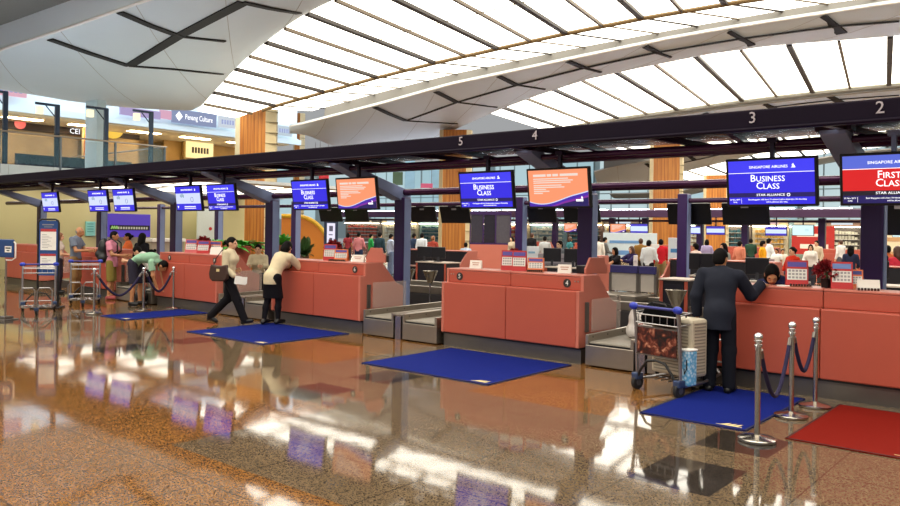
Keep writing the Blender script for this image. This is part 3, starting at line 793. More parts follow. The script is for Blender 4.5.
for c, l in zip(COLX, cll): column(c+.08, 11.8, 2.52, l, .14, .11)
bcl = ['slim purple column just left of the man in the suit', 'slim purple column above the red leaflet holders of desk 5', 'slim purple column beside the orange kiosk', 'slim purple column by the white door panel', 'slim purple column right of the purple sign']
br = thing('back_rail', 'long purple rail across the rear staff row carrying black monitor backs', 'rail', (-12, 16.2, 2.6))
m = MB(); m.tube([(-32, 16.2, 2.57), (3, 16.2, 2.57)], .055, 10); m.build('rail', M('#3d1c3e', .25, .25), br, smooth=True, world=True)
for c, l in zip([-6.95, -11.25, -20.2, -24.6, -28.6], bcl): column(c, 16.2, 2.72, l, .11, .11)

# ------------------------------------------------------------------ hung screens
BEZ = M('#0c0b10', .35, .1, var=.04)
BLUE1 = LIT('#2a22d8', 1.15); BLUE2 = LIT('#1a1068', .8); LILAC = LIT('#5b6fe0', .95); WTXT = LIT('#ffffff', 1.5); ORG = LIT('#ff9a6e', 1.0); PUR = LIT('#4a22b8', .9); PURM = LIT('#8a2aa8', .9); REDS = LIT('#e0141c', 1.0); DKL = LIT('#1c1430', .5); PALE = LIT('#d7e2ff', 1.0); SAND = LIT('#f2ded2', 1.0)
SW, SH = 1.11, .615
def screen(x, kind, label, y=10.0, ztop=2.82, w=SW, h=SH, tilt=8, pole_to=3.04, small=False, rz=0.0, group='screens hung above the desks', flip=False):
    t = thing('display_screen', label, 'screen', (x, y, ztop-h/2), math.pi if flip else rz, group)
    A = Matrix.Rotation(R_(tilt), 3, 'X')
    # tilt: lower edge further back, face looks down
    ux = Vector((1,0,0)); uz = A @ Vector((0,0,1)); uz = Vector((0, -abs(uz.y), uz.z)); ny = uz.cross(ux)      # ny points back (+Y, up)
    R3 = np.stack([np.array(ux), np.array(ny), np.array(uz)], 1)
    def P(u, v, d): return np.array(ux)*u + np.array(uz)*v + np.array(ny)*d
    hb = MB(); hb.obox(P(0,0,.03), (w, .06, h), R3); bz = hb.build('housing', BEZ, t, bevel=.012)
    if not small:
        m = MB(); m.bx(-.025, .025, .03, .09, h/2-.05, pole_to-(ztop-h/2)); m.bx(-.06, .06, 0, .12, pole_to-(ztop-h/2)-.03, pole_to-(ztop-h/2)+.03)
        m.build('mount_pole', BLUEGREY if kind == 'first' else PURPLED, t)
    iw, ih = w/2-.035*w/1.1, h/2-.03*h/.6
    def rect(mat, u0, u1, v0, v1, name='screen_face', d=-.003):
        m = MB(); m.add([P(u0,v0,d),P(u1,v0,d),P(u1,v1,d),P(u0,v1,d)], [(0,1,2,3)]); return m.build(name, mat, bz, fix=False)
    def tx(s, size, u, v, mat=WTXT, align='CENTER', sx=1.0):
        return text('lettering', s, size, mat, t, tuple(P(u, v, -.008)), tuple(ux), tuple(uz), align, .0008, sx)
    def bird(u, v, s, mat=WTXT):
        m = MB(); pts = [(-.5,-.5),(-.1,-.25),(-.25,.1),(.1,.5),(.15,.1),(.45,-.2),(.5,-.5)]
        m.add([P(u+a*s, v+b*s, -.007) for a, b in pts], [tuple(range(len(pts)))]); m.build('bird_mark', mat, bz, fix=False)
    k = w/1.11
    if kind in ('business', 'first'):
        first = kind == 'first'
        rect(REDS if first else BLUE1, -iw, iw, -ih, ih)
        rect(LILAC if first else LIT('#3a38ea', 1.15), -iw, iw, ih-.15*k, ih, 'header_band', -.0045)
        rect(WTXT, -iw, iw, ih-.158*k, ih-.152*k, 'header_line', -.005)
        tx('SINGAPORE AIRLINES', .048*k, -.02*k, ih-.085*k, sx=1.02); bird(.275*k, ih-.075*k, .055*k)
        def caps(a, b, v):
            o1 = tx(a, .125*k, 0, v, align='LEFT'); o2 = tx(b, .098*k, 0, v-.0095*k, align='LEFT')
            xs1 = [q.co.x for q in o1.data.vertices]; xs2 = [q.co.x for q in o2.data.vertices]
            w1 = max(xs1)-min(xs1); w2 = max(xs2)-min(xs2); g_ = .010*k; tot = w1+w2+g_; c_ = -.03*k
            o1.location.x = c_-tot/2-min(xs1); o2.location.x = c_-tot/2+w1+g_-min(xs2)
        caps('F' if first else 'B', 'IRST' if first else 'USINESS', .05*k); caps('C', 'LASS', -.045*k)
        rect(DKL if first else BLUE2, -iw, iw, -ih+.09*k, -ih+.145*k, 'footer_band', -.0045); tx('STAR ALLIANCE', .042*k, 0, -ih+.117*k, sx=1.15)
        m = MB(); c0 = P(.215*k, -ih+.117*k, -.007); 
        ring = [c0+np.array(ux)*.017*k*math.cos(a)+np.array(uz)*.017*k*math.sin(a) for a in np.linspace(0, 2*math.pi, 13)[:-1]]
        m.tube(ring, .0035*k, 4, closed=True); m.build('star_mark', WTXT, bz)
        if first: rect(BLUE2, -iw, iw, -ih, -ih+.09*k, 'notice_band', -.0044)
        tx('03 Nov 2019', .024*k, -iw+.075*k, -ih+.06*k); tx('10:06', .024*k, -iw+.075*k, -ih+.028*k)
        rect(WTXT, -iw+.155*k, -iw+.158*k, -ih+.012*k, -ih+.075*k, 'notice_line', -.006)
        tx('Boarding gates will close 10 minutes before departure. No boarding', .0255*k, .075*k, -ih+.06*k); tx('will be allowed after that.', .0255*k, .075*k, -ih+.028*k)
    elif kind == 'orange':
        rect(ORG, -iw, iw, -ih, ih)
        def wave(mat, base, amp, d, ph):
            n = 16; m = MB(); top = []
            for i in range(n+1):
                q = i/n; v = -ih+ih*2*(base+amp*(q**1.7)-.14*math.sin(math.pi*min(1,q*1.35+ph))*(1-q)); top.append((-iw+2*iw*q, max(-ih+.002, v)))
            m.add([P(u, -ih, d) for u, v in top]+[P(u, v, d) for u, v in top], [(i, i+1, n+2+i, n+1+i) for i in range(n)]); m.build('wave_graphic', mat, bz, fix=False)
        wave(PALE, .145, .265, -.0042, 0); wave(PUR, .12, .26, -.0048, 0); wave(PURM, .03, .26, -.0054, .15); wave(BLUE2, -.03, .27, -.006, .2)
        for a_, b_ in ((-.43,-.2),(-.18,-.1),(-.08,.02),(.05,.36)): rect(SAND, a_*k, b_*k, .178*k, .215*k, 'heading_block', -.005)
        for i, (L_, v) in enumerate(((.62,.145),(.70,.115),(.66,.085),(.5,.045),(.55,.015),(.22,-.015),(.28,-.045),(.16,-.075))):
            rect(SAND, -.43*k, (-.43+L_)*k, (v-.008)*k, (v+.008)*k, 'text_line', -.005)
        rect(WTXT, .31*k, .43*k, -.205*k, -.175*k, 'emblem_block', -.0066); bird(.41*k, -.145*k, .04*k)
    elif kind == 'flight':
        rect(BLUE1, -iw, iw, -ih, ih); rect(PALE, -iw, iw, -ih+.15*k, ih-.16*k, 'panel', -.0045)
        tx('SINGAPORE AIRLINES', .052*k, -.02*k, ih-.08*k); bird(.32*k, ih-.075*k, .055*k)
        m = MB(); c0 = P(.17*k, -.03*k, -.007); ring = [c0+np.array(ux)*.055*k*math.cos(a)+np.array(uz)*.055*k*math.sin(a) for a in np.linspace(0, 2*math.pi, 19)[:-1]]
        m.tube(ring, .006*k, 4, closed=True); m.build('round_mark', LIT('#7a86c0', .8), bz)
        for q in range(4): rect(LIT('#5f9aa8', .8), (-.33+.045*q)*k, (-.305+.045*q)*k, (.03-.012*(q%2))*k, (.09+.012*(q%3))*k, 'airline_mark', -.006)
        for v in (-.195,-.235): rect(WTXT, -.18*k, .30*k, (v-.007)*k, (v+.007)*k, 'text_line', -.006)
        m = MB(); m.add([P(-.45*k+a*.03, -.21*k+b*.03, -.006) for a, b in ((-1,1),(1,1),(0,-1))], [(0,1,2)]); m.build('arrow_mark', WTXT, bz, fix=False)
    elif kind == 'faint':
        rect(LIT('#cfe0ff', 1.15), -iw, iw, -ih, ih); rect(LIT('#3b30c8', 1.0), -iw, iw, ih-.12*k, ih, 'header_band', -.0045); rect(LIT('#3b30c8', 1.0), -iw, iw, -ih, -ih+.1*k, 'footer_band', -.0045)
    elif kind == 'pale':
        rect(LIT('#d2f0f2', 1.15), -iw, iw, -ih, ih)
        for v in (.05, -.04): rect(LIT('#8fb6c0', 1), .1*k, .3*k, v*k, (v+.02)*k, 'text_line', -.0045)
    elif kind == 'blank':
        m = MB(); m.bx(-.05, .05, -.24, .05, h/2-.03, h/2+.04); m.build('mount_bracket', PURPLED, t)
        m = MB(); m.obox(P(-.0,h*.33,-.006), (w*.16, .006, h*.1), R3); m.build('label_plate', M('#a9a3a8', .4), bz)
    return t
for x, kd, lb in ((-3.17,'business','blue business class screen nearest the camera above the suited man'), (-1.82,'first','red first class screen at the right edge'),
                  (-7.65,'business','blue business class screen above desk 5'), (-6.28,'orange','orange notice screen above desk 4'),
                  (-12.05,'business','blue business class screen above the woman leaning at desk 7'), (-10.7,'orange','orange notice screen above desk 6'),
                  (-16.45,'flight','blue and white flight screen with greenish marks above desk 9'), (-15.1,'business','blue business class screen above desk 8'),
                  (-20.93,'flight','blue and white flight screen above the bald man'), (-19.52,'flight','blue and white flight screen above the backpack man'), (-23.93,'flight','leftmost blue and white flight screen')):
    screen(x, kd, lb)
# black monitor backs hanging on the rear rail
for (x0, x1, yb), lb in zip(((320,341.6,222),(345.5,368,222),(411,436,222.5),(441,470,223.5),(528,556,223),(564,600,223),(668,711,225),(722.5,769.5,225.5),(877,921,236)),
    ('left black monitor back seen under the first orange screen','right black monitor back seen under the first orange screen','black monitor back just right of the thick column near desk 6','black monitor back in front of the wood pillar beside desk 5 screen',
     'black monitor back under the left side of the second orange screen','black monitor back behind the column of the second orange screen','black monitor back behind the slim column left of the suited man','black monitor back directly under the nearest blue screen','black monitor back under the red first class screen')):
    a, b = onY(x0, 215, 16.45), onY(x1, 215, 16.45); zb = onY((x0+x1)/2, yb, 16.45)[2]
    screen((a[0]+b[0])/2, 'blank', lb, y=16.42, ztop=2.52, w=min(1.2, b[0]-a[0]), h=2.52-zb, tilt=-14, small=True, group='black monitor backs on the rear rail')
# ------------------------------------------------------------------ mats, posts and ropes
def floor_mat_thing(x0, x1, y0, y1, mat, label, logos=1):
    t = thing('entrance_mat', label, 'mat', ((x0+x1)/2, (y0+y1)/2, 0))
    w, d = (x1-x0)/2, (y1-y0)/2
    m = MB(); m.bx(-w, w, -d, d, 0.001, .012); m.build('carpet', mat, t, bevel=.004)
    e = MB()
    for a, b, c, q in ((-w,w,-d,-d+.02),(-w,w,d-.02,d),(-w,-w+.02,-d,d),(w-.02,w,-d,d)): e.bx(a, b, c, q, .0115, .0135)
    e.build('rubber_edge', M('#0c1038' if mat is MATBLUE else '#3a0806', .8, var=.05), t)
    for lx in ([w-.17] if logos == 1 else [-w+.55, w-.17]):
        g = MB()
        for k in range(3):
            x = lx-.07+.055*k; g.add([(x-.035,-d+.08,.0142),(x+.03,-d+.08,.0142),(x+.045,-d+.19,.0142),(x+.01,-d+.15,.0142)], [(0,1,2,3)])
        g.add([(lx-.14,-d+.07,.0141),(lx+.11,-d+.07,.0141),(lx+.11,-d+.085,.0141),(lx-.14,-d+.085,.0141)], [(0,1,2,3)])
        g.build('emblem', GOLD, t, fix=False)
    return t
floor_mat_thing(-3.61, -2.53, 7.37, 9.30, MATBLUE, 'blue mat under the man in the suit')
floor_mat_thing(-2.17, -1.0, 7.36, 9.25, MATRED, 'red mat at the right edge below the first class screen')
floor_mat_thing(-7.77, -5.59, 7.40, 9.33, MATBLUE, 'wide blue mat in front of desks 5 and 4')
floor_mat_thing(-12.26, -10.08, 7.46, 9.30, MATBLUE, 'wide blue mat in front of the woman in black skirt', 2)
floor_mat_thing(-15.60, -14.55, 7.52, 9.40, MATBLUE, 'far blue mat beside the left rope posts')

def stanchion(x, y, h, label):
    t = thing('rope_post', label, 'rope post', (x, y, 0), 0, 'chrome rope posts')
    m = MB(); m.lathe([(.158,0),(.165,.008),(.165,.026),(.15,.036),(.05,.05),(.03,.06)], n=32); m.build('base', M('#c9c2b8', .2, 1.0, var=.05), t, smooth=True)
    m = MB(); m.lathe([(.025,.05),(.025,h-.11)], n=20); m.build('pole', M('#b9b4ac', .24, 1.0, var=.03), t, smooth=True)
    m = MB(); m.lathe([(.036,h-.125),(.036,h-.105),(.027,h-.10),(.027,h-.085),(.035,h-.082),(.035,h-.072),(.018,h-.066)], n=20); m.build('collar', CHROME, t, smooth=True)
    m = MB(); m.sph((0,0,h-.038), .04, 18, 12); m.build('ball_finial', CHROME, t, smooth=True)
    m = MB()
    for s in (-1,1):
        m.tube([(0,s*.03,h-.115),(0,s*.055,h-.105),(0,s*.065,h-.13),(0,s*.06,h-.15)], .006, 6)
    m.build('hook', CHROME, t, smooth=True)
    return t
def rope(p, q, sag, label, h=.83, r=.02):
    p = np.array(p); q = np.array(q); m = MB(); pts = []
    d = q-p; 
    for i in range(25):
        s = i/24; z = h-.02-sag*(1-abs(2*s-1)**1.7); pts.append((*(p+d*s), z))
    c = (p+q)/2
    t = thing('barrier_rope', label, 'rope', (c[0], c[1], h-sag), 0, 'ropes between the posts')
    m.tube(pts[1:-1], r, 10); m.build('velvet_cord', M('#1b1338', .9, var=.2, scale=80), t, smooth=True, world=True)
    for a, b in ((0,2),(-1,-3)):
        e = MB(); e.cyl(pts[a], np.array(pts[a])*.45+np.array(pts[b])*.55, r*1.12, n=12); e.build('rope_end', STEELD, t, smooth=True, world=True)
for x, y, h, l in ((-2.34,7.12,.97,'nearest chrome rope post between the blue and red mats'), (-2.39,8.29,.97,'middle chrome rope post between the blue and red mats'), (-2.34,8.97,.97,'chrome rope post nearest the desk by the red mat'),
                   (-16.0,7.6,.96,'left chrome rope post nearest the luggage trolleys'), (-15.9,8.63,.95,'chrome rope post in front of the bending person'), (-15.83,9.3,.95,'chrome rope post right of the bending person')):
    stanchion(x, y, h, l)
rope((-2.34,7.18),(-2.39,8.23),.50,'dark rope hanging between the nearest and middle posts'); rope((-2.39,8.35),(-2.34,8.91),.38,'dark rope hanging beside the desk by the red mat')
rope((-16.0,7.66),(-15.9,8.57),.45,'dark rope hanging left of the bending person', r=.025); rope((-15.9,8.69),(-15.83,9.24),.40,'dark rope hanging right of the bending person', r=.025)

# ------------------------------------------------------------------ luggage trolleys
BLUEP = M('#2337b0', .35, var=.05)
def ad_mat():
    m = bpy.data.materials.new('printed_panel'); m.use_nodes = True; nt = m.node_tree; b = nt.nodes['Principled BSDF']
    tc = nt.nodes.new('ShaderNodeTexCoord'); no = nt.nodes.new('ShaderNodeTexNoise'); no.inputs['Scale'].default_value = 11; no.inputs['Detail'].default_value = 5; no.inputs['Distortion'].default_value = .8
    nt.links.new(tc.outputs['Object'], no.inputs['Vector']); r = nt.nodes.new('ShaderNodeValToRGB'); e = r.color_ramp
    e.elements[0].position = .38; e.elements[0].color = (*lin('#0e0605'), 1); e.elements[1].position = .68; e.elements[1].color = (*lin('#c08468'), 1)
    q = e.elements.new(.5); q.color = (*lin('#441409'), 1); q = e.elements.new(.58); q.color = (*lin('#6e3020'), 1)
    nt.links.new(no.outputs['Fac'], r.inputs['Fac']); nt.links.new(r.outputs['Color'], b.inputs['Base Color']); b.inputs['Roughness'].default_value = .35
    return m
ADM = ad_mat()
def trolley(loc, rz, label, ad=True, group='airport luggage trolleys'):
    """local: handle end at y=0 (nearest), nose towards +y; width 0.62 in x"""
    t = thing('luggage_trolley', label, 'luggage trolley', loc, rz, group)
    fm = M('#a7a5a6', .28, .9, var=.05)
    w = .31
    m = MB()
    for s in (-1,1):
        m.tube([(s*w,.02,.10),(s*w,0,.35),(s*w,-.02,.75),(s*w,-.06,.98)], .02, 10)
        m.tube([(s*w,.03,.12),(s*w*.9,.5,.13),(s*w*.55,.95,.16),(s*w*.3,1.0,.2)], .018, 8)
    m.build('frame', fm, t, smooth=True)
    m = MB(); m.tube([(-w-.03,-.06,.99),(w+.03,-.06,.99)], .017, 10); h = m.build('handle_bar', M('#3d3f8c', .4, .2), t, smooth=True)
    for s in (-1,1):
        m = MB(); m.sph((s*(w+.005),-.065,.99), (.062,.04,.045), 14, 10); m.build('handle_cap', BLUEP, h, smooth=True)
    m = MB()
    for z in (.90,.80): m.tube([(-w,-.04,z),(w,-.04,z)], .008, 6)
    for z in (.92,.80): m.tube([(-w,-.04,z),(-w*.95,.22,z+.02),(w*.95,.22,z+.02),(w,-.04,z)], .008, 6)
    for k in range(6): x = -w+2*w*(k+.5)/6; m.tube([(x,-.04,.80),(x,.2,.81)], .006, 6); m.tube([(x,-.04,.80),(x,-.04,.9)], .006, 6)
    m.build('wire_basket', fm, t, smooth=True)
    if ad:
        m = MB(); m.bx(-w+.03, w-.03, -.035, -.02, .44, .75); a = m.build('advert_panel', ADM, t, bevel=.004); a['label'] = 'advert panel with brown red picture'
        m = MB(); m.bx(-w+.015, w-.015, -.03, -.012, .425, .445); m.build('panel_frame', STEELD, a); m = MB(); m.bx(-w+.015, w-.015, -.03, -.012, .745, .765); m.build('panel_frame', STEELD, a)
    m = MB(); m.tube([(-w+.02,-.02,.12),(-w+.08,-.03,.24),(-w+.18,-.035,.36),(0,-.035,.385),(w-.18,-.035,.36),(w-.08,-.03,.24),(w-.04,-.02,.12)], .016, 8); m.build('brake_bar', BLACK, t, smooth=True)
    m = MB()
    for k in range(5): x = -.2+.1*k; m.tube([(x,.05,.145),(x*.6,.92,.17)], .009, 6)
    for y in (.25,.6): m.tube([(-w*.9,y,.14),(w*.9,y,.14)], .009, 6)
    m.build('load_rack', fm, t, smooth=True)
    for s in (-1,1):
        m = MB(); m.tube([(s*.02,.97,.16),(s*.02,1.0,.5),(s*.06,1.02,.56),(s*.24,1.02,.56),(s*.29,1.0,.5),(s*.29,.97,.16)], .014, 8); m.tube([(s*.02,.98,.3),(s*.29,.98,.3)], .010, 6); m.build('nose_guard', fm, t, smooth=True)
    for x, y, r in ((-w+.01,.0,.085),(w-.01,.0,.085),(0,.85,.06)):
        m = MB(); m.cyl((x-.025,y,r), (x+.025,y,r), r, n=20); wl_ = m.build('wheel', RUBBER, t, bevel=.008)
        m = MB(); m.cyl((x-.03,y,r), (x+.03,y,r), r*.45, n=14); m.build('hub', M('#5a5c66', .4, .5), wl_)
        m = MB(); m.bx(x-.045, x+.045, y-.06, y+.06, r*1.4, r*2+.03); m.build('wheel_fork', M('#3a4a6e', .35, .4), t, bevel=.012)
    return t
TX, TY = -3.90, 8.42
trz = math.atan2(.25, .66)*-1
trolley((TX, TY, 0), R_(-14), 'loaded luggage trolley with brown advert panel beside the suited man')
ca, sa = math.cos(R_(-14)), math.sin(R_(-14))
def tl(x, y, z=0): return (TX+x*ca-y*sa, TY+x*sa+y*ca, z)
def suitcase(loc, rz, w, d, h, mat, label, ribs=14, cat='suitcase', group=None):
    t = thing('suitcase', label, cat, loc, rz, group)
    m = MB(); m.bx(-w/2, w/2, -d/2, d/2, .03, h); m.build('shell', mat, t, bevel=.035)
    m = MB()
    for k in range(ribs):
        z = .08+(h-.14)*k/(ribs-1)
        for a, b in ((-w/2-.006, -w/2+.0), (w/2, w/2+.006)): m.bx(a, b, -d/2+.05, d/2-.05, z, z+.016)
        for a, b in ((-d/2-.006, -d/2), (d/2, d/2+.006)): m.bx(-w/2+.05, w/2-.05, a, b, z, z+.016)
    m.build('rib', M('#8d8475', .5, .1, var=.05), t, bevel=.003)
    m = MB(); m.tube([(-.1,0,h-.01),(-.09,0,h+.035),(.09,0,h+.035),(.1,0,h-.01)], .012, 8); m.build('carry_handle', BLACK, t, smooth=True)
    for sx in (-1,1):
        for sy in (-1,1): m = MB(); m.cyl((sx*(w/2-.06)-.012, sy*(d/2-.05), .025), (sx*(w/2-.06)+.012, sy*(d/2-.05), .025), .025, n=12); m.build('wheel', RUBBER, t)
    return t
CREAM = M('#c2b6a0', .45, .1, var=.06)
suitcase(tl(.03, .34, .17), R_(-14), .58, .30, .70, CREAM, 'silver grey ribbed suitcase standing on the loaded trolley', 16)
suitcase((-3.80, 9.1, 0), R_(-25), .42, .26, .62, M('#b9ad9a', .4, .3), 'pale ribbed suitcase on the floor between trolley and suited man', 16)
t = thing('shopping_bag', 'light blue patterned bag hanging at the right side of the loaded trolley', 'bag', tl(.33, .14, .13), R_(-14))
pm = bpy.data.materials.new('blue_pattern'); pm.use_nodes = True; nt = pm.node_tree; vo = nt.nodes.new('ShaderNodeTexVoronoi'); vo.inputs['Scale'].default_value = 26; tc = nt.nodes.new('ShaderNodeTexCoord'); rp = nt.nodes.new('ShaderNodeValToRGB')
rp.color_ramp.elements[0].color = (*lin('#e6f4fa'), 1); rp.color_ramp.elements[1].color = (*lin('#5aa4d0'), 1); rp.color_ramp.elements[1].position = .6
nt.links.new(tc.outputs['Object'], vo.inputs['Vector']); nt.links.new(vo.outputs['Distance'], rp.inputs['Fac']); nt.links.new(rp.outputs['Color'], nt.nodes['Principled BSDF'].inputs['Base Color'])
m = MB(); m.prism([(-.05,0),(.05,0),(.055,.40),(-.055,.40)], 'y', -.075, .075); m.build('bag_body', pm, t, bevel=.02)
m = MB(); m.bx(-.058,.058,-.08,.08,.395,.42); m.build('bag_rim', PAPER, t, bevel=.01)
m = MB(); m.tube([(.02,-.08,.30),(.03,-.09,.2),(.0,-.09,.14),(-.01,-.08,.2)], .006, 6); m.build('strap', BLACK, t, smooth=True)
t = thing('travel_bag', 'black soft bag lying in the basket of the loaded trolley', 'bag', tl(-.02,.085,.83), R_(-14))
organic('bag_body', [dict(prims=[E_((-.06,0,.10),(.18,.10,.13)), E_((.06,.0,.08),(.16,.10,.115)), C_((-.2,0,.02),(.16,0,.02),.085)], k=.05)], .012, M('#060608', .8, var=.1, spec=.1), t)
m = MB(); m.tube([(-.15,-.03,.13),(-.08,-.05,.21),(.08,-.05,.2),(.14,-.03,.12)], .01, 8); m.build('grip', M('#2a2226', .6), t, smooth=True)

# left group: trolleys in front of the poster stand
trolley((-17.35, 7.05, 0), R_(-115), 'empty chrome luggage trolley in front of the poster stand', ad=False)
trolley((-18.35, 8.5, 0), R_(-118), 'second empty luggage trolley with blue handle right of the poster stand', ad=False)
t = thing('poster_stand', 'tall free standing poster board with rounded black frame among the trolleys', 'poster stand', (-17.8, 7.42, 0), R_(50))
pts = [(-.21,.0,.06),(-.21,0,1.88),(-.19,0,1.93),(-.14,0,1.96),(.14,0,1.96),(.19,0,1.93),(.21,0,1.88),(.21,0,.06)]
m = MB(); m.tube(pts, .022, 10); m.build('frame', BLACK, t, smooth=True)
m = MB(); m.bx(-.195,.195,-.012,.012,.72,1.93); p = m.build('board', M('#274a86', .35, var=.1, scale=3), t); p['label'] = 'blue printed board'
m = MB(); m.bx(-.16,.16,-.016,-.013,1.28,1.75); m.bx(-.16,.16,-.016,-.013,.86,1.2); m.build('poster_sheet', PAPER, p)
m = MB(); m.bx(-.16,.16,-.019,-.016,1.69,1.75); m.build('red_band', M('#b8383c', .5), p); m = MB(); m.bx(-.16,.16,-.019,-.016,1.15,1.2); m.build('red_band', M('#b8383c', .5), p)
m = MB()
for k in range(9): m.bx(-.13, -.13+.1+.13*((k*7)%5)/5, -.018, -.0165, 1.62-.036*k, 1.628-.036*k)
for k in range(6): m.bx(-.13, -.13+.1+.13*((k*3)%5)/5, -.018, -.0165, 1.09-.036*k, 1.098-.036*k)
m.bx(-.13,.11,-.018,-.0165,1.83,1.855); m.bx(-.09,.08,-.018,-.0165,1.785,1.80)
m.build('text_line', M('#8d8d92', .6, var=0), p)
m = MB(); m.bx(-.3,.3,-.22,.22,0,.03); m.bx(-.24,-.18,-.02,.02,.03,.08); m.bx(.18,.24,-.02,.02,.03,.08); m.build('base', M('#2a2626', .5, .3), t, bevel=.008)
t = thing('sign_post', 'small notice screen on a slim steel post at the left edge', 'sign', (-16.15, 5.95, 0), R_(20))
m = MB(); m.cyl((0,0,.02),(0,0,1.15),.018,n=12); m.build('post', STEEL, t, smooth=True)
m = MB(); m.prism([(-.17,-.17),(.17,-.17),(.17,.17),(-.17,.17)],'z',0,.02); m.prism([(-.1,-.1),(.1,-.1),(.1,.1),(-.1,.1)],'z',.02,.07); m.build('base', STEELD, t, bevel=.01)
m = MB(); m.bx(-.16,.2,-.03,.02,1.2,1.55); b = m.build('notice_box', M('#23457c', .4), t, bevel=.02)
m = MB(); m.bx(-.0,.17,-.034,-.03,1.30,1.42); m.build('notice_card', PAPER, b)
m = MB(); m.bx(.02,.15,-.036,-.034,1.37,1.395); m.bx(.05,.12,-.036,-.034,1.325,1.345); m.build('text_line', M('#222222', .6, var=0), b)
m = MB(); m.tube([(.2,0,1.5),(.24,0,1.48),(.24,0,1.2),(.15,0,1.15),(0,0,1.15)], .014, 8); m.build('bracket', WHITE, t, smooth=True)

# ------------------------------------------------------------------ things on the desks
ZT = 1.24
REDC = M('#c22a2c', .5, var=.05); ORC = M('#e8793e', .5, var=.05)
def on_desk(px, yd): p = onY(px, 285, yd); return p[0], yd
def leaflet(px, yd, label, head='#5a4aa0', col=REDC, w=.25, h=.31, rz=0.0):
    x, y = on_desk(px, yd)
    t = thing('leaflet_holder', label, 'leaflet holder', (x, y, ZT), rz, 'leaflet holders on the desks')
    # tent board: leans back
    m = MB(); m.prism([(-.0,0),(.012,0),(.07,h),(.058,h)], 'x', -w/2, w/2); m.prism([(.14,0),(.15,0),(.07,h),(.06,h)], 'x', -w/2, w/2); b = m.build('board', col, t)
    def fr(u0,u1,v0,v1,d,mat,nm): 
        k = .058/h; m = MB(); m.add([(u0,v0*k-d,v0),(u1,v0*k-d,v0),(u1,v1*k-d,v1),(u0,v1*k-d,v1)],[(0,1,2,3)]); m.build(nm, mat, b, fix=False)
    fr(-w*.42, w*.42, h*.74, h*.93, .002, M(head, .5), 'header')
    fr(-w*.44, w*.44, h*.24, h*.66, .002, PAPER, 'panel')
    m = MB(); k = .058/h
    for r in range(3):
        for c in range(5):
            u = -w*.38+w*.16*c; v = h*(.29+.13*r); m.add([(u,v*k-.004,v),(u+w*.11,v*k-.004,v),(u+w*.11,(v+h*.08)*k-.004,v+h*.08),(u,(v+h*.08)*k-.004,v+h*.08)],[(0,1,2,3)])
    m.build('print', M('#a8a4a4', .6, var=0), b, fix=False)
    return t
leaflet(797, 9.86, 'red leaflet holder left of the red flower pot', rz=R_(20)); leaflet(842, 9.80, 'leaflet holder with blue header right of the red flower pot', '#6f8cc8', rz=R_(20), w=.23)
leaflet(507.5, 9.86, 'left red leaflet holder on desk 5 under the slim column', w=.22, rz=R_(25)); leaflet(518.5, 9.8, 'red leaflet holder beside the orange one on desk 4', w=.22, rz=R_(25)); leaflet(535, 9.86, 'orange leaflet holder on desk 4', col=ORC, w=.25, h=.21, rz=R_(25))
leaflet(329, 9.86, 'red leaflet holder left of the orange one on desk 6', w=.26, rz=R_(30)); leaflet(340, 9.9, 'orange leaflet holder on desk 6', col=ORC, w=.26, h=.22, rz=R_(30))
leaflet(190, 9.9, 'pink leaflet holder on desk 9', col=M('#d86a6c', .5), w=.3, rz=R_(30)); leaflet(202, 9.9, 'tall red leaflet holder on desk 8', w=.3, h=.29, rz=R_(30)); leaflet(214, 10.1, 'orange leaflet holder behind white card on desk 8', col=ORC, w=.3, h=.28, rz=R_(30))
leaflet(854, 9.95, 'orange leaflet holder behind the white name card of desk 2', col=ORC, w=.2, h=.22, head='#3b3f8c', rz=R_(20))
def card(px, yd, label, w=.2, h=.13, lines=True, feet=False, rz=R_(22)):
    x, y = on_desk(px, yd); t = thing('sign_card', label, 'sign', (x, y, ZT), rz, 'white cards on the desks')
    m = MB(); m.prism([(0,0),(.006,0),(.05,h),(.044,h)], 'x', -w/2, w/2); m.prism([(.095,0),(.10,0),(.05,h),(.045,h)], 'x', -w/2, w/2); b = m.build('card', M('#f3ece2', .6, var=.02), t)
    if lines:
        m = MB(); k = .044/h
        for v, L_ in ((.64,.62),(.40,.5)): m.add([(-w*L_/2,v*h*k-.002,v*h),(w*L_/2,v*h*k-.002,v*h),(w*L_/2,(v+.1)*h*k-.002,(v+.1)*h),(-w*L_/2,(v+.1)*h*k-.002,(v+.1)*h)],[(0,1,2,3)])
        m.build('text_line', M('#c08a70', .6, var=0), b, fix=False)
    if feet:
        m = MB()
        for k in range(7): m.bx(-w/2+w*k/7, -w/2+w*(k+.62)/7, -.03, .0, 0, .028)
        m.build('pen_tray', M('#3a1e18', .5), t)
    return t
card(564, 9.86, 'white name card standing on desk 4'); card(475, 9.86, 'white name card standing on desk 5'); card(357, 9.9, 'white name card standing on desk 6', w=.24); card(215, 9.75, 'white name card standing on desk 8', w=.3, h=.16, lines=False)
card(869, 9.75, 'white card with brown pen tray right of the flower pot', w=.23, h=.12, lines=False, feet=True); 
def tray(px, yd, label, n=8, w=.24):
    x, y = on_desk(px, yd); t = thing('pen_tray', label, 'tray', (x, y, ZT), R_(22), 'pen trays on the desks')
    m = MB(); m.bx(-w/2, w/2, -.04, .04, 0, .012); m.build('base', M('#7a4a30', .5), t)
    m = MB()
    for k in range(n): m.bx(-w/2+w*k/n, -w/2+w*(k+.6)/n, -.03, .03, .012, .035)
    m.build('slot', M('#33180f', .5), t)
tray(801, 9.72, 'brown pen tray in front of the left red leaflet holder'); tray(535, 9.74, 'dark pen tray in front of the orange leaflet holder of desk 4'); tray(337, 9.76, 'dark pen tray in front of the leaflet holders of desk 6', w=.34)
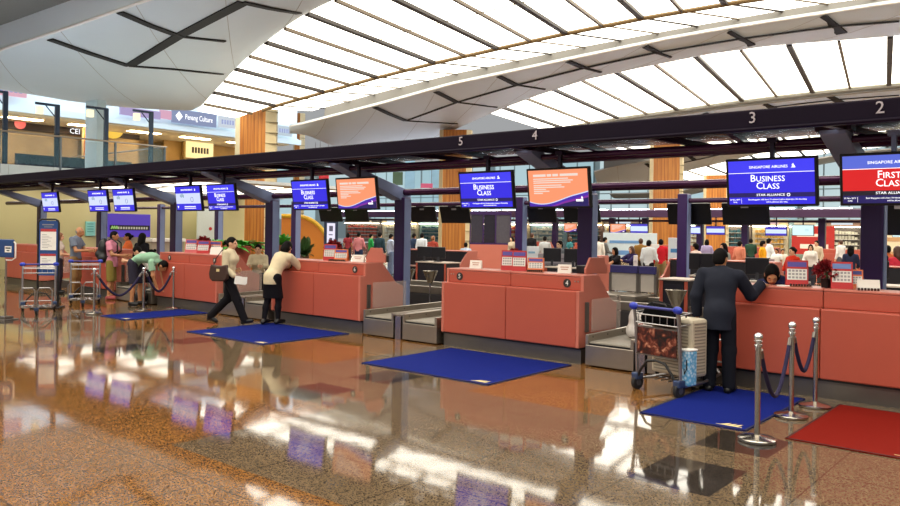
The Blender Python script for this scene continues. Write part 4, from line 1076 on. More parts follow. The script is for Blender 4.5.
def petals(n, R0, ctr, size, seed, mat, parent, name='foliage', flat=.5, squash=(1,1,1)):
    rnd = random.Random(seed); m = MB()
    for i in range(n):
        th = rnd.uniform(0, 2*math.pi); ph = math.acos(rnd.uniform(-.35, 1)); r = R0*rnd.uniform(.55, 1)
        d = np.array([math.cos(th)*math.sin(ph), math.sin(th)*math.sin(ph), math.cos(ph)])
        c = np.array(ctr)+d*r*np.array(squash); dd = _n(d+np.array([rnd.uniform(-.6,.6) for _ in range(3)])); a = _n(np.cross(dd, [rnd.uniform(-1,1),rnd.uniform(-1,1),rnd.uniform(-1,1)]))
        L_ = size*rnd.uniform(.7,1.3); b = np.cross(dd, a)
        m.add([c, c+dd*L_*.5+a*L_*.28+b*.12*L_, c+dd*L_, c+dd*L_*.5-a*L_*.28+b*.12*L_, c+dd*L_*.5-b*.05*L_], [(0,1,4),(1,2,4),(2,3,4),(3,0,4)])
    return m.build(name, mat, parent, fix=False)
def flowerpot(px, yd, label, s=1.0, pot=True, cols=('#8a0f1a','#5c0810')):
    x, y = on_desk(px, yd); t = thing('potted_flower', label, 'potted plant', (x, y, ZT), 0, 'red flower pots')
    if pot:
        m = MB(); m.lathe([(.055*s,0),(.07*s,.11*s),(.074*s,.115*s),(.064*s,.118*s),(.05*s,.09*s)], n=18); m.build('pot', BLACK, t, smooth=True)
    petals(260, .125*s, (0,0,.2*s), .06*s, 3, M(cols[0], .55, var=.3, scale=30), t, 'flowers', squash=(1,1,1.0)); petals(60, .12*s, (0,0,.17*s), .08*s, 5, M(cols[1], .6, var=.2), t, 'bracts')
    m = MB(); m.cyl((0,0,.08*s),(0,0,.2*s),.02*s,n=8); m.build('stem', M('#3c4a26', .7), t)
    return t
flowerpot(826, 9.86, 'big red flower in black pot on the desk seam', .92); flowerpot(514.5, 10.05, 'red flower behind the leaflet holders of desk 5', .95); flowerpot(333, 10.1, 'red flower behind the leaflet holders of desk 6', 1.1); flowerpot(203, 10.15, 'red flower behind the tall leaflet holder of desk 8', 1.1)
x, y = on_desk(770, 9.8)
t = thing('paper_sheet', 'white papers lying on desk 3 beside the bowed clerk', 'paper', (-2.86, 9.78, ZT), .3)
m = MB(); m.bx(-.14,.14,-.1,.1,0,.004); m.bx(-.1,.16,-.08,.12,.004,.007); m.build('sheets', PAPER, t)
# raised coral flap at the end of desk 6 and grey computer hoods at the desks
def hood(x, y, rz, label, mat=CORAL2, z=ZT, w=.36, h=.2):
    t = thing('monitor_hood', label, 'monitor hood', (x, y, z), rz, 'coral monitor hoods')
    m = MB(); m.prism([(-w/2,0),(w/2,0),(w/2,h*.55),(w/2-.05,h*.6),(w/2-.08,h),(-w/2+.1,h),(-w/2,.3*h)], 'y', -.02, .02); m.build('shell', mat, t, bevel=.008)
    m = MB(); m.bx(-w/2+.03, w/2-.05, .02, .2, 0, h*.5); m.build('monitor', BLACKM, t, bevel=.01)
p = onY(374, 262, 9.95); hood(p[0], 10.0, R_(15), 'coral monitor hood at the right end of desk 6', w=.42, h=.27)
p = onY(598, 270, 10.1); hood(-5.72, 10.2, R_(80), 'coral monitor hood at the right end of desk 4', w=.5, h=.24)
# clerks' seats: steel bowls on stems
def bowl(px, D, label, dz=0.0):
    x, y = atD(px, D); t = thing('bowl_stool', label, 'stool', (x, y, 0), 0, 'steel bowl stools')
    m = MB(); m.lathe([(a_, b_-dz) for a_, b_ in [(.04,.68),(.07,.72),(.125,.84),(.17,.95),(.175,.955),(.165,.955),(.115,.84),(.06,.74),(.0,.73)]], n=28); m.build('bowl', M('#b9b1a4', .25, .85, var=.05), t, smooth=True)
    m = MB(); m.cyl((0,0,.03),(0,0,.70-dz),.022,n=12); m.build('stem', CHROME, t, smooth=True)
    m = MB(); m.lathe([(.2,0),(.2,.02),(.05,.04),(.02,.05)], n=24); m.build('base', STEELD, t, smooth=True)
bowl(431, 17.0, 'steel bowl stool left of desk 5'); bowl(677, 12.3, 'steel bowl stool behind the loaded trolley'); bowl(409, 17.6, 'steel bowl stool half hidden by the column near desk 6')
for px_, D_, lb_ in ((618, 23, 'steel stool under the woman in black before the pale board'), (634, 24.5, 'steel stool under the woman in purple before the pale board'), (466, 30, 'steel stool under the person in pale blue behind desk 5')): bowl(px_, D_, lb_, .31)
# steel belt guards and dark cabinets inside the staff area
def guard(px0, px1, yw, z0, z1, label):
    a, b = onY(px0, 270, yw), onY(px1, 270, yw); t = thing('belt_guard', label, 'belt guard', ((a[0]+b[0])/2, yw, 0), 0, 'steel belt guards in the staff area')
    w = (b[0]-a[0])/2
    m = MB(); m.bx(-w, w, -.02, .02, z0, z1); m.build('sheet', M('#c7beb4', .35, .55, var=.06), t, bevel=.006)
    m = MB(); m.bx(-w, w, -.05, .05, z1, z1+.16); m.build('dark_cap', M('#2b2660', .5), t, bevel=.01)
    m = MB()
    for s in (-1,1): m.bx(s*w-.03, s*w+.03, -.03, .03, 0, z1)
    m.build('leg', STEELD, t)
    m = MB(); m.bx(-w, w, -.9, -.05, z0-.14, z0-.02); m.build('belt_bed', STEEL, t, bevel=.01)
guard(611, 638, 15.0, .62, 1.0, 'left steel belt guard beyond the loaded trolley'); guard(640, 656, 15.0, .62, 1.0, 'right steel belt guard beyond the loaded trolley')
def cabinet(px0, px1, yw, h, label, d=.6):
    a, b = onY(px0, 270, yw), onY(px1, 270, yw); t = thing('staff_cabinet', label, 'cabinet', ((a[0]+b[0])/2, yw, 0), 0, 'dark cabinets of the staff row')
    w = (b[0]-a[0])/2
    m = MB(); m.bx(-w, w, 0, d, 0, h-.03); m.build('carcass', DARKIN, t, bevel=.008)
    m = MB(); m.bx(-w-.02, w+.02, -.02, d+.02, h-.03, h); m.build('top', M('#cdbcae', .5), t, bevel=.005)
    m = MB()
    m.bx(-w, -w+.06, -.012, .0, .1, h-.04); m.bx(w-.06, w, -.012, .0, .1, h-.04); m.build('side_strip', CORAL, t)
    n = max(1, int(w*2/.6)); m = MB()
    for k in range(n): m.bx(-w+.08+(2*w-.16)*k/n+.01, -w+.08+(2*w-.16)*(k+1)/n-.01, -.01, 0, .12, h-.1)
    m.build('door', M('#1d1a24', .4), t)
cabinet(660, 688, 13.2, 1.04, 'dark staff cabinet with pink edge left of the suited man'); cabinet(416, 446, 16.4, .95, 'dark staff cabinet left of desk 5 with bowl stool before it'); cabinet(690, 720, 14.6, 1.05, 'dark staff cabinet behind the suited man')
cabinet(748, 800, 14.6, 1.0, 'dark staff cabinet behind the bowed clerk'); cabinet(866, 915, 15.2, 1.0, 'dark staff cabinet at the right edge behind the thick column'); cabinet(545, 583, 15.2, 1.05, 'dark staff cabinet behind the card of desk 4')

# white plastic bag on the conveyor right of desk 4, and the dark collector belts behind the desks
p = onY(627, 322, 10.3)
t = thing('plastic_bag', 'white plastic bag with red scribble on the conveyor right of desk 4', 'bag', (-5.05, 10.3, .345), R_(20))
organic('bag_body', [dict(prims=[C_((-.1,0,.1),(.1,0,.1),.10), C_((-.08,0,.28),(.08,0,.28),.07), C_((-.1,0,.06),(-.09,0,.36),.05), C_((.1,0,.06),(.09,0,.36),.05)], k=.07, clips=[((0,0,.004),(0,0,-1))])], .012, M('#e8e2dc', .5, var=.04), t)
m = MB(); m.tube([(-.05,-.112,.14),(.0,-.112,.2),(.05,-.108,.24),(.02,-.112,.16),(.07,-.108,.14)], .008, 5); m.build('red_mark', M('#c8403c', .5), t)
for i, (x0, x1) in enumerate(((-16.5, -8.3), (-8.2, 2.0))):
    t = thing('collector_belt', ('long dark baggage belt in the middle behind desk 5 and everything left of it', 'short dark baggage belt in the middle behind the suited man and desk 4')[i], 'conveyor', ((x0+x1)/2, 14, 0)); w = (x1-x0)/2
    m = MB(); m.bx(-w, w, -.75, .75, 0, .40); m.build('body', M('#3a3638', .5, .2), t, bevel=.02)
    m = MB(); m.bx(-w, w, -.6, .6, .40, .44); m.build('belt', M('#17161a', .6, var=.1), t)
    for s in (-1, 1): m = MB(); m.bx(-w, w, *sorted((s*.62, s*.75)), .40, .56); m.build('side_rail', STEEL, t, bevel=.01)
# staff side monitors and keyboards on the worktops
MB_ = 0
def monitor(px, yw, zb, label, rz=0.0, w=.42, h=.32):
    x = onY(px, 270, yw)[0]; t = thing('computer_monitor', label, 'monitor', (x, yw, zb), rz, 'monitors of the staff desks')
    m = MB(); m.bx(-w/2, w/2, -.02, .03, .1, .1+h); m.build('housing', BLACKM, t, bevel=.012)
    m = MB(); m.bx(-w/2+.02, w/2-.02, .031, .034, .12, .08+h); m.build('screen_face', LIT('#6a8cff', .5), t)
    m = MB(); m.bx(-.03, .03, -.03, .0, .0, .14); m.bx(-.11, .11, -.1, .08, 0, .015); m.build('stand', M('#2a2a30', .5), t)
for px, yw, zb, lb in ((700, 14.9, 1.05, 'left dark monitor on the cabinet behind the suited man'), (712, 14.9, 1.05, 'right dark monitor on the cabinet behind the suited man'), (757, 14.9, 1.0, 'dark monitor on the cabinet behind the bowed clerk'), (876, 15.5, 1.0, 'dark monitor on the right edge cabinet'), (424, 16.7, .95, 'left dark monitor on the cabinet beside the bowl stool'), (438, 16.7, .95, 'right dark monitor on the cabinet beside the bowl stool'), (552, 15.5, 1.05, 'dark monitor behind the name card of desk 4'), (573, 15.5, 1.05, 'dark monitor beside the thick column behind desk 4')):
    monitor(px, yw, zb, lb, R_(25))
# ------------------------------------------------------------------ rear row of the same islands, seen from behind
for c in IC[:4]:
    for s in (-1, 1):
        n = NUMS[c][0 if s < 0 else 1]
        desk(c, s, None, yf=18.6, flip=True, label='rear coral desk seen from behind, back to back with desk ' + n, group='rear row desks', lite=True)
# ------------------------------------------------------------------ far check-in row across the hall
FY = 40.0
fg = thing('far_gantry', 'dim purple gantry of the far check-in row across the hall', 'gantry', (-14, FY, 2.8))
m = MB(); m.bx(-46, 8, FY-.45, FY+.2, 2.72, 3.1); m.bx(-46, 8, FY+1.4, FY+1.6, 2.5, 2.62); m.build('beam', M('#4a2f50', .35, .1, var=.1, scale=.5), fg, world=True, bevel=.02)
for k in range(20):
    m = MB(); m.bx(-45+2.6*k, -42.9+2.6*k, FY+.3, FY+.7, 3.17, 3.2); m.build('added_uplight', LIT('#e4eeff', 26.0), fg, world=True)  # added lights, out of sight on the roof, to brighten the further wings
m = MB(); m.bx(-46, 8, FY-.1, FY+2.2, 3.1, 3.16); m.build('roof_strip', M('#8d7f8c', .5), fg, world=True)
for k, px in enumerate((505, 555, 612, 645, 700, 745, 822, 868)):
    p = onY(px, 230, FY+1.0); m = MB(); m.bx(p[0]-.16, p[0]+.16, FY+.9, FY+1.15, 0, 2.72); m.build('column', PURPLE, fg, world=True)
farlab = ['orange small screen far away behind the thick column of desk 4', 'left orange small screen on the far gantry', 'blue white small screen beside the orange one on the far gantry', 'small blue screen right of the slim column near the suited man', 'blue white small screen above the suited man head', 'blue white small screen under the right end of the nearest blue screen', 'pale cyan small screen on the far gantry', 'small blue screen left of the pale one at the right edge', 'pale small screen at the right edge']
for (x0, x1, yt, yb, kd), lb in zip(((564,577,223,232.5,'orange'),(610,626,223.5,233.5,'orange'),(630,648,223.5,233.5,'faint'),(690,700.5,226,234.5,'faint'),(706,725,226,235,'faint'),(765,787,226.6,236,'faint'),(791.7,814,224.6,236,'pale'),(874,885.6,226.7,237,'faint'),(892,908,226.7,237.5,'pale')), farlab):
    a = onY(x0, yt, FY-.4); b = onY(x1, yb, FY-.4)
    screen((a[0]+b[0])/2, kd, lb, y=FY-.4, ztop=a[2], w=b[0]-a[0], h=a[2]-b[2], tilt=6, pole_to=2.75, group='small screens of the far row')
fdl = iter(['far pink desk left of the glass booth', 'far pink desk in front of the glass booth', 'far pink desk under the dark doorway', 'far pink desk left of the slim column', 'far pink desk behind the white shirt standing pair', 'far pink desk behind the seated women', 'far pink desk behind the red shirt visitor', 'far pink desk behind the slim column by the suited man', 'far pink desk behind the yellow shirt visitor', 'far pink desk behind the two children', 'far pink desk behind the red flower', 'far pink desk behind the thick right column'])
for c in (-26.5, -22.1, -17.7, -13.3, -8.9, -4.5):
    for s in (-1, 1): desk(c, s, None, yf=FY-1, label=next(fdl), group='far row desks', lite=True)
# ------------------------------------------------------------------ far facade
WY = 80.0; FW = 106.0
GLASSW = M('#aecbd3', .3, 0, var=.08, scale=.3); GLASSW2 = M('#c6dade', .35, var=.05, scale=.3)
mb = MB(); mb.bx(-110, 30, FW, FW+.4, 0, 14); wf = struct(mb.build('wall_back', GLASSW))
for k in range(14):
    m = MB(); m.bx(-109+10*k, -101+10*k+.8, FW-.05, FW-.01, 3.1, 13.5); struct(m.build('window_%d' % (k+1), LIT(('#c3e2ea','#b2d6e0','#d2eaee')[k % 3], .78)))
m = MB()
for k in range(46): x = -108+3*k; m.bx(x-.08, x+.08, FW-.12, FW, 2.5, 14)
for z in (3.0, 4.6, 6.2, 7.8): m.bx(-110, 30, FW-.1, FW, z-.07, z+.07)
struct(m.build('facade_mullion', M('#8fa3a8', .4, .3), wf))
mb = MB(); mb.bx(-110.4, -110, -20, FW, 0, 14); struct(mb.build('wall_left', M('#a9b9bd', .5)))
for k in range(6):
    m = MB(); m.bx(-109.98, -109.9, 44+10*k, 52.6+10*k, 3.4, 13.5); struct(m.build('window_%d' % (k+21), LIT(('#c3e2ea','#d2eaee')[k % 2], .75)))
mb = MB(); mb.bx(30, 30.4, -20, FW, 0, 14); struct(mb.build('wall_right', M('#b0aaa2', .6)))
SHOPC = ['#6f6256', '#cfc2a0', '#94b0a2', '#57504a', '#c8b48a', '#8aa4a8', '#73584a', '#d8cdb8', '#5c6a66', '#b9a27a']
for i, px in enumerate(range(345, 900, 37)):
    a, b = onY(px, 240, WY-.6), onY(px+36, 240, WY-.6)
    t = thing('market_shop', ('lit far shop front behind the crowd, %s toned, ' % ('warm' if i % 2 else 'cool')) + ['left of desk 6 end column','beside the column near desk 6','just left of the wood pillar','behind the wood pillar of desk 5','behind the glass booth','behind the dark doorway','behind the orange screen','behind the standing pair','behind the seated women','left of the slim column','behind the suited man head','behind the yellow shirt visitor','behind the two children','behind the red flower','left of the thick right column','at the right edge'][i], 'shop', ((a[0]+b[0])/2, WY-.6, 0), 0, 'far shop fronts')
    w = (b[0]-a[0])/2
    m = MB(); m.bx(-w, w, .1, .5, 0, 3.2); m.build('back_panel', M(SHOPC[i % 10], .6, var=.3, scale=1.5), t)
    m = MB(); m.bx(-w, w, -.1, .1, 2.75, 3.4); m.build('fascia', M(SHOPC[(i+3) % 10], .5), t)
    m = MB(); m.bx(-w*.95, w*.95, -.28, -.2, 2.66, 2.72); m.build('added_shop_light', LIT('#fff2da', 16.0), t)  # glowing strip added to brighten the back panel and goods
    m = MB(); m.bx(-w*.7, w*.5, -.12, -.1, 2.9, 3.2); m.build('sign_band', LIT(('#ffe9c0','#e8f4ff','#ffd0d0')[i % 3], .8), t)
    m = MB()
    for z in (.5, 1.0, 1.5, 2.0): m.bx(-w*.85, w*.85, -.2, .1, z, z+.05)
    m.build('shelf', M('#d8d2c6', .5), t)
    m = MB(); rnd = random.Random(i)
    for z in (.55, 1.05, 1.55, 2.05):
        for q in range(9): u = -w*.8+1.6*w*q/9; m.bx(u, u+w*.13, -.15, .05, z, z+rnd.uniform(.15, .38))
    m.build('goods', M(('#b8503c','#e2d6c0','#3f6a72','#d2a24a')[i % 4], .6, var=.5, scale=2.5), t)
# wood clad pillars
def wood():
    m = bpy.data.materials.new('timber_cladding'); m.use_nodes = True; nt = m.node_tree; b = nt.nodes['Principled BSDF']
    tc = nt.nodes.new('ShaderNodeTexCoord'); mp = nt.nodes.new('ShaderNodeMapping'); mp.inputs['Scale'].default_value = (9, 9, .35); no = nt.nodes.new('ShaderNodeTexNoise'); no.inputs['Scale'].default_value = 1.0; no.inputs['Detail'].default_value = 4
    nt.links.new(tc.outputs['Object'], mp.inputs['Vector']); nt.links.new(mp.outputs['Vector'], no.inputs['Vector'])
    r = nt.nodes.new('ShaderNodeValToRGB'); r.color_ramp.elements[0].color = (*lin('#a35a16'), 1); r.color_ramp.elements[0].position = .3; r.color_ramp.elements[1].color = (*lin('#d08a38'), 1); r.color_ramp.elements[1].position = .7
    nt.links.new(no.outputs['Fac'], r.inputs['Fac']); nt.links.new(r.outputs['Color'], b.inputs['Base Color']); b.inputs['Roughness'].default_value = .45
    return m
WOODM = wood(); STONE = M('#d9c79c', .5, var=.08, scale=2)
def pillar(px, D, w_px, z1, label, num=None, stone_px=8):
    x, y = atD(px, D); w = w_px*D/775/2; sw = stone_px*D/775
    ang = math.atan2(-(x), y)
    t = thing('clad_pillar', label, 'pillar', (x, y, 0), ang, 'timber clad pillars')
    m = MB(); m.prism([(-w,-.35*w),(-w*.8,-w*.62),(w-sw,-w*.75),(w-sw,w),(-w*.8,w),(-w,w*.4)], 'z', 0, z1); m.build('timber_face', WOODM, t)
    m = MB(); m.prism([(w-sw,-w*.76),(w*.93,-w*.62),(w,-w*.3),(w,w),(w-sw,w)], 'z', 0, z1); m.prism([(-w*1.04,-w*.35),(-w*.82,-w*.63),(-w*.78,-w*.6),(-w*.96,-.3*w)], 'z', 0, z1); s_ = m.build('stone_edge', STONE, t)
    m = MB()
    for k in range(int(z1/.6)): m.bx(w-sw, w*1.005, -w*.765, w*1.01, .6*k, .6*k+.03)
    m.build('stone_joint', M('#8f8160', .6), s_)
    m = MB()
    for k in range(1, 7): u = -w*.8+(1.8*w-sw)*k/7; v = -w*.62-(w*.13)*k/7; m.bx(u-.012, u+.012, v-.008, v+.02, 0, z1)
    m.build('timber_joint', M('#8a5220', .6), t)
    return t
pillar(255.5, 44.5, 40, 9.6, 'tall timber clad pillar rising to the ceiling behind desk 8', stone_px=12)
pillar(455, 48, 32, 8.0, 'timber clad pillar behind the business class screen of desk 5', stone_px=6)
pillar(666, 55, 32, 8.3, 'timber clad pillar left of the slim column by the suited man', stone_px=4)
pillar(89, 47, 15, 7.8, 'timber clad pillar on the upper floor by the lit sign', stone_px=1)
pillar(298, 62, 11, 11.0, 'distant timber clad pillar right of the tall one', stone_px=5)
pillar(716, 68, 24, 7.0, 'timber clad pillar far behind the suited man head', stone_px=3)
for (px0, px1, yt, yb, D, c, lb) in ((318,328,172,190,60,'#c8282c','red hanging banner beside the first orange screen'), (420,432,183.5,188,62,'#e0607c','pink hanging sign behind the thick column near desk 6'), (404,414,160,192,64,'#9fc4d0','pale blue hanging panel right of the first orange screen'), (429,440,165,192,63,'#a6cbd6','pale blue hanging panel left of the timber pillar'), (392,402,172,185,58,'#46583a','dark green hanging decoration near the first orange screen'), (298,316,170,186,70,'#c3d2d2','pale hanging panel above the first blue screen')):
    x, y = atD((px0+px1)/2, D); w = (px1-px0)*D/775; hz = 227+.015*((px0+px1)/2-227)
    z1, z0 = CAMH+(hz-yt)*D/775, CAMH+(hz-yb)*D/775
    t = thing('hanging_banner', lb, 'banner', (x, y, z0), YAW*0+math.atan2(-x, y), 'hanging banners over the concourse')
    m = MB(); m.bx(-w/2, w/2, -.06, .06, 0, z1-z0); m.build('panel', M(c, .6, var=.15, scale=2), t, bevel=.02)
    m = MB(); 
    for s in (-1,1): m.tube([(s*w*.4,0,z1-z0),(s*w*.4,0,z1-z0+2.5)], .02, 6)
    m.build('cable', STEELD, t)

# ------------------------------------------------------------------ left end: beige wall, upper floor with glass railing and shops
LX = -34.0
m = MB(); m.bx(LX-.4, LX-.1, 2, 24, 0, 3.4); struct(m.build('wall_end', M('#c9c08f', .3, var=.08, scale=.8)))
m = MB(); m.bx(LX-12, LX, 2, 19.6, 3.95, 4.25); struct(m.build('upper_floor', M('#c8c8c4', .5)))
m = MB()
for k in range(10): m.bx(LX-.1, LX+.02, 2+1.76*k+.01, 2+1.76*(k+1)-.01, 3.35, 4.27)
m.bx(LX-12, LX, 19.5, 19.62, 3.35, 4.27)
struct(m.build('balcony_fascia', M('#cfd6d6', .4, var=.03)))
rail = thing('glass_railing', 'glass railing with steel posts along the upper floor at left', 'railing', (LX, 12, 4.27))
m = MB(); m.tube([(LX, 2, 5.6), (LX, 19.5, 5.6), (LX-11.5, 19.5, 5.6)], .04, 10); m.build('hand_rail', STEEL, rail, smooth=True, world=True)
m = MB(); m.bx(LX-.012, LX+.012, 2, 19.45, 4.35, 5.5); m.bx(LX-11.5, LX, 19.44, 19.46, 4.35, 5.5); g = m.build('glass_pane', M('#7fb0bb', .08, var=0, alpha=.10), rail, world=True)
for k in range(8):
    y = 19.4-2.4*k; m = MB(); m.bx(LX-.03, LX+.06, y-.035, y+.035, 3.9, 5.58); m.build('post', M('#6e7a82', .3, .8), rail, world=True)
NAVY = M('#26384e', .4, .2)
for i, (px, yt) in enumerate(((5,91.5),(57,105),(106,108.5),(151,112))):
    p = onX(px, 130, LX-.3); zt = onX(px, yt, LX-.3)[2]
    t = thing('lamp_post', ['leftmost dark lamp post behind the glass railing','second dark lamp post from the left behind the railing','dark lamp post right of the timber pillar upstairs','dark lamp post at the corner of the glass railing'][i], 'lamp post', (LX-.3, p[1], 4.25), 0, 'lamp posts upstairs')
    m = MB(); m.bx(-.06, .06, -.09, .09, 0, zt-4.25); m.build('pole', NAVY, t)
    m = MB(); m.bx(-.04, .04, -.9, .09, zt-4.33, zt-4.23); m.tube([(0,-.5,zt-4.3),(0,-.1,zt-4.75)], .025, 6); m.build('arm', NAVY, t)
    m = MB(); m.bx(-.11, .11, -.84, -.60, zt-4.72, zt-4.4); l = m.build('lamp_shade', LIT('#fff0c4', 1.3), t); l['label'] = 'lit cream lamp box'
SX = -45.0
def pX(px0, px1, yt, yb, X, ref=None):
    ref = (px0+px1)/2 if ref is None else ref
    return onX(px0, 120, X)[1], onX(px1, 120, X)[1], onX(ref, yb, X)[2], onX(ref, yt, X)[2]
def boxX(px0, px1, yt, yb, X, mat, name, parent=None, th=.2, ref=None, st=False):
    y0, y1, z0, z1 = pX(px0, px1, yt, yb, X, ref); m = MB(); m.bx(X-th, X, y0, y1, z0, z1)
    o = m.build(name, mat, parent, world=True)
    return struct(o) if st else o
y0 = onX(-40, 120, SX)[1]
m = MB(); m.bx(SX-6, SX-5.7, 0, 35, 4.2, 12); struct(m.build('wall_upper', M('#b79a66', .6, var=.2, scale=.6)))
m = MB(); m.bx(SX-6, SX+.5, 0, 35, 7.75, 7.9); cu_ = struct(m.build('ceiling_upper', M('#d9c9a4', .5)))
for k in range(8): m = MB(); m.bx(SX-1.6, SX-1.0, 6+3.6*k, 8+3.6*k, 7.72, 7.75); struct(m.build('ceiling_light', LIT('#ffe2b0', 26.0), cu_))  # glowing panels added to brighten the upstairs shops
m = MB(); m.bx(-34, -24.5, 11.5, 24, 3.50, 3.62); lo_ = struct(m.build('ceiling_low', M('#d8dcdc', .5)))
for k in range(4):
    for j in range(4): m = MB(); m.bx(-33.6+2.2*k, -32.2+2.2*k, 11.9+2.9*j, 14.1+2.9*j, 3.48, 3.50); struct(m.build('ceiling_light', LIT('#fff6e4', 3.2), lo_))
m = MB(); m.bx(SX-5.8, SX, 20, 35, 3.9, 4.2); struct(m.build('floor_upper', M('#c6c2b8', .5)))
m = MB(); m.bx(SX+.3, SX+.6, 0, 36, 7.85, 8.2); m.bx(SX+.1, SX+.3, 0, 36, 8.2, 8.3); m.bx(SX-.3, SX+.1, 0, 36, 8.3, 12.5); uf = struct(m.build('upper_facade', M('#d3e4ea', .4, var=.05, scale=.4)))
m = MB(); m.bx(-44, -36, 4, 44, 12.4, 12.5); struct(m.build('ceiling_light_field', LIT('#eaf4ff', 4.0)))  # unseen glowing panel added behind the wing to brighten the upper facade
for i, (a, b, yt, yb, c, lb, s) in enumerate(((172,216,111.5,125,'#8f9cc4','blue grey shop sign with white diamond and lettering upstairs','Penang Culture'),(120,160,109,117,'#b9a8dc','lilac shop sign upstairs left of the blue grey one',''),(160,171,110.5,119,'#f0b4d0','pink panel upstairs beside the blue grey sign',''),(219,236,117,128,'#dfe8f4','white shop sign upstairs left of the tall pillar',''),(-5,26,84,96,'#f4b9cc','pink lit panel at the top of the upper floor at far left',''),(277,292,126,136,'#cfe0ec','white shop sign between the two timber pillars',''))):
    y0, y1, z0, z1 = pX(a, b, yt, yb, SX+.7)
    t = thing('shop_sign', lb, 'sign', (SX+.7, (y0+y1)/2, (z0+z1)/2), 0, 'shop signs upstairs')
    m = MB(); m.bx(-.1, .06, -(y1-y0)/2, (y1-y0)/2, -(z1-z0)/2, (z1-z0)/2); b_ = m.build('panel', LIT(c, .75), t)
    if s:
        text('lettering', s, .56*(z1-z0), WTXT, t, (.075, .09*(y1-y0), 0), (0,1,0), (0,0,1), sx=.66)
        m = MB(); q = .22*(z1-z0); c0 = -.36*(y1-y0); m.add([(.075,c0,q*1.6),(.075,c0+q*1.3,0),(.075,c0,-q*1.6),(.075,c0-q*1.3,0)],[(0,1,2,3)]); m.build('diamond_mark', WTXT, b_, fix=False)
    elif i > 2:
        m = MB()
        for k in range(5): u = -(y1-y0)*.38+(y1-y0)*.155*k; m.bx(.06, .075, u, u+(y1-y0)*.1, -(z1-z0)*.2, (z1-z0)*.2)
        m.build('lettering', M('#8d95b8', .5), b_)
# shops on the upper floor
def shop(px0, px1, yt, yb, label, back, X=SX-3.0):
    y0, y1, z0, z1 = pX(px0, px1, yt, yb, X)
    t = thing('upstairs_shop', label, 'shop', (X, (y0+y1)/2, 4.25), 0, 'shops upstairs'); w = (y1-y0)/2
    m = MB(); m.bx(-.4, -.2, -w, w, 0, z0-4.25); m.build('shop_window', M(back, .5, var=.35, scale=1.2), t)
    m = MB(); m.bx(-.3, 0, -w, w, z0-4.25, z1-4.25); f = m.build('sign_fascia', M('#2a1a18', .5, var=.1), t)
    return t, f, w, z0-4.25, z1-4.25, y0, X
t, f, w, z0, z1, y0, X = shop(-30, 80, 117.5, 130, 'upstairs shop with dark fascia and white letters at left', '#a08c6c')
def px_y(px, X): return onX(px, 120, X)[1]
yc = (px_y(-30, X)+px_y(80, X))/2
text('lettering', 'CEI', .62*(z1-z0), WTXT, t, (.02, px_y(75, X)-yc, z0+.30*(z1-z0)), (0,1,0), (0,0,1))
m = MB(); m.cyl((0, px_y(20, X)-yc, z0+.45*(z1-z0)), (.06, px_y(20, X)-yc, z0+.45*(z1-z0)), .42*(z1-z0), n=20); q = m.build('round_logo', LIT('#ff6a60', 1.0), t); q['label'] = 'red glowing round logo'
m = MB(); u0, u1 = px_y(70, X)-yc, px_y(80, X)-yc; m.bx(0, .05, u0, u1, z1+.05, z1+.75); q = m.build('lit_panel', LIT('#ffe07a', 1.1), t); q['label'] = 'yellow lit panel'
m = MB(); rnd = random.Random(2)
for k in range(22):
    u = -w+2*w*k/22; m.bx(6.2, 6.6, u, u+.35, 0, .8); m.bx(6.2, 6.26, u, u+.35, .8, 1.15)
m.build('dark_seating', M('#22303a', .6), t)
t, f, w, z0, z1, y0, X = shop(106, 140, 129, 138, 'upstairs shop with white letters beside the lamp post', '#b89a66')
yc = (px_y(106, X)+px_y(140, X))/2
text('lettering', 'HAI', .8*(z1-z0), WTXT, t, (.02, px_y(112.5, X)-yc, (z0+z1)/2), (0,1,0), (0,0,1))
m = MB(); m.sph((.1, px_y(112.5, X)-yc, z1+.1), (.15, .75, .8), 16, 10); q = m.build('yellow_dome', LIT('#ffcf4a', .9), t, smooth=True)
t, f, w, z0, z1, y0, X = shop(186, 213, 134, 140, 'upstairs shop with bright yellow sign left of the tall pillar', '#a8884e', X=SX-3.5)
m = MB(); m.bx(.02, .1, -w, w, z0-1.3, z1+.4); q = m.build('lit_sign', LIT('#ffe6a0', 1.2), t)
m = MB()
for k in range(6): u = -w*.6+w*1.3*k/6; m.bx(.1, .13, u, u+w*.14, z0-.95, z0-.55)
m.build('sign_mark', M('#3a2a1a', .5), q)
for px0, px1, lb in ((166,186,'warm upstairs shop right of the glass railing'), (213,240,'upstairs shop with dark balusters beside the tall pillar')):
    t, f, w, z0, z1, y0, X = shop(px0, px1, 136, 139, lb, '#b08a4a', X=SX-4.0)
    m = MB()
    for k in range(9): u = -w+2*w*k/9; m.bx(1.0, 1.06, u, u+.06, 0, 1.1)
    m.bx(1.0, 1.06, -w, w, 1.05, 1.12); m.build('baluster', M('#4a3626', .5), t)
y0, y1, z0, z1 = pX(97, 106, 108, 150, LX-3); m = MB(); m.bx(LX-4.2, LX-3, y0, y1, 4.25, 8); struct(m.build('column_upper', M('#cfe0e4', .4, var=.05)))
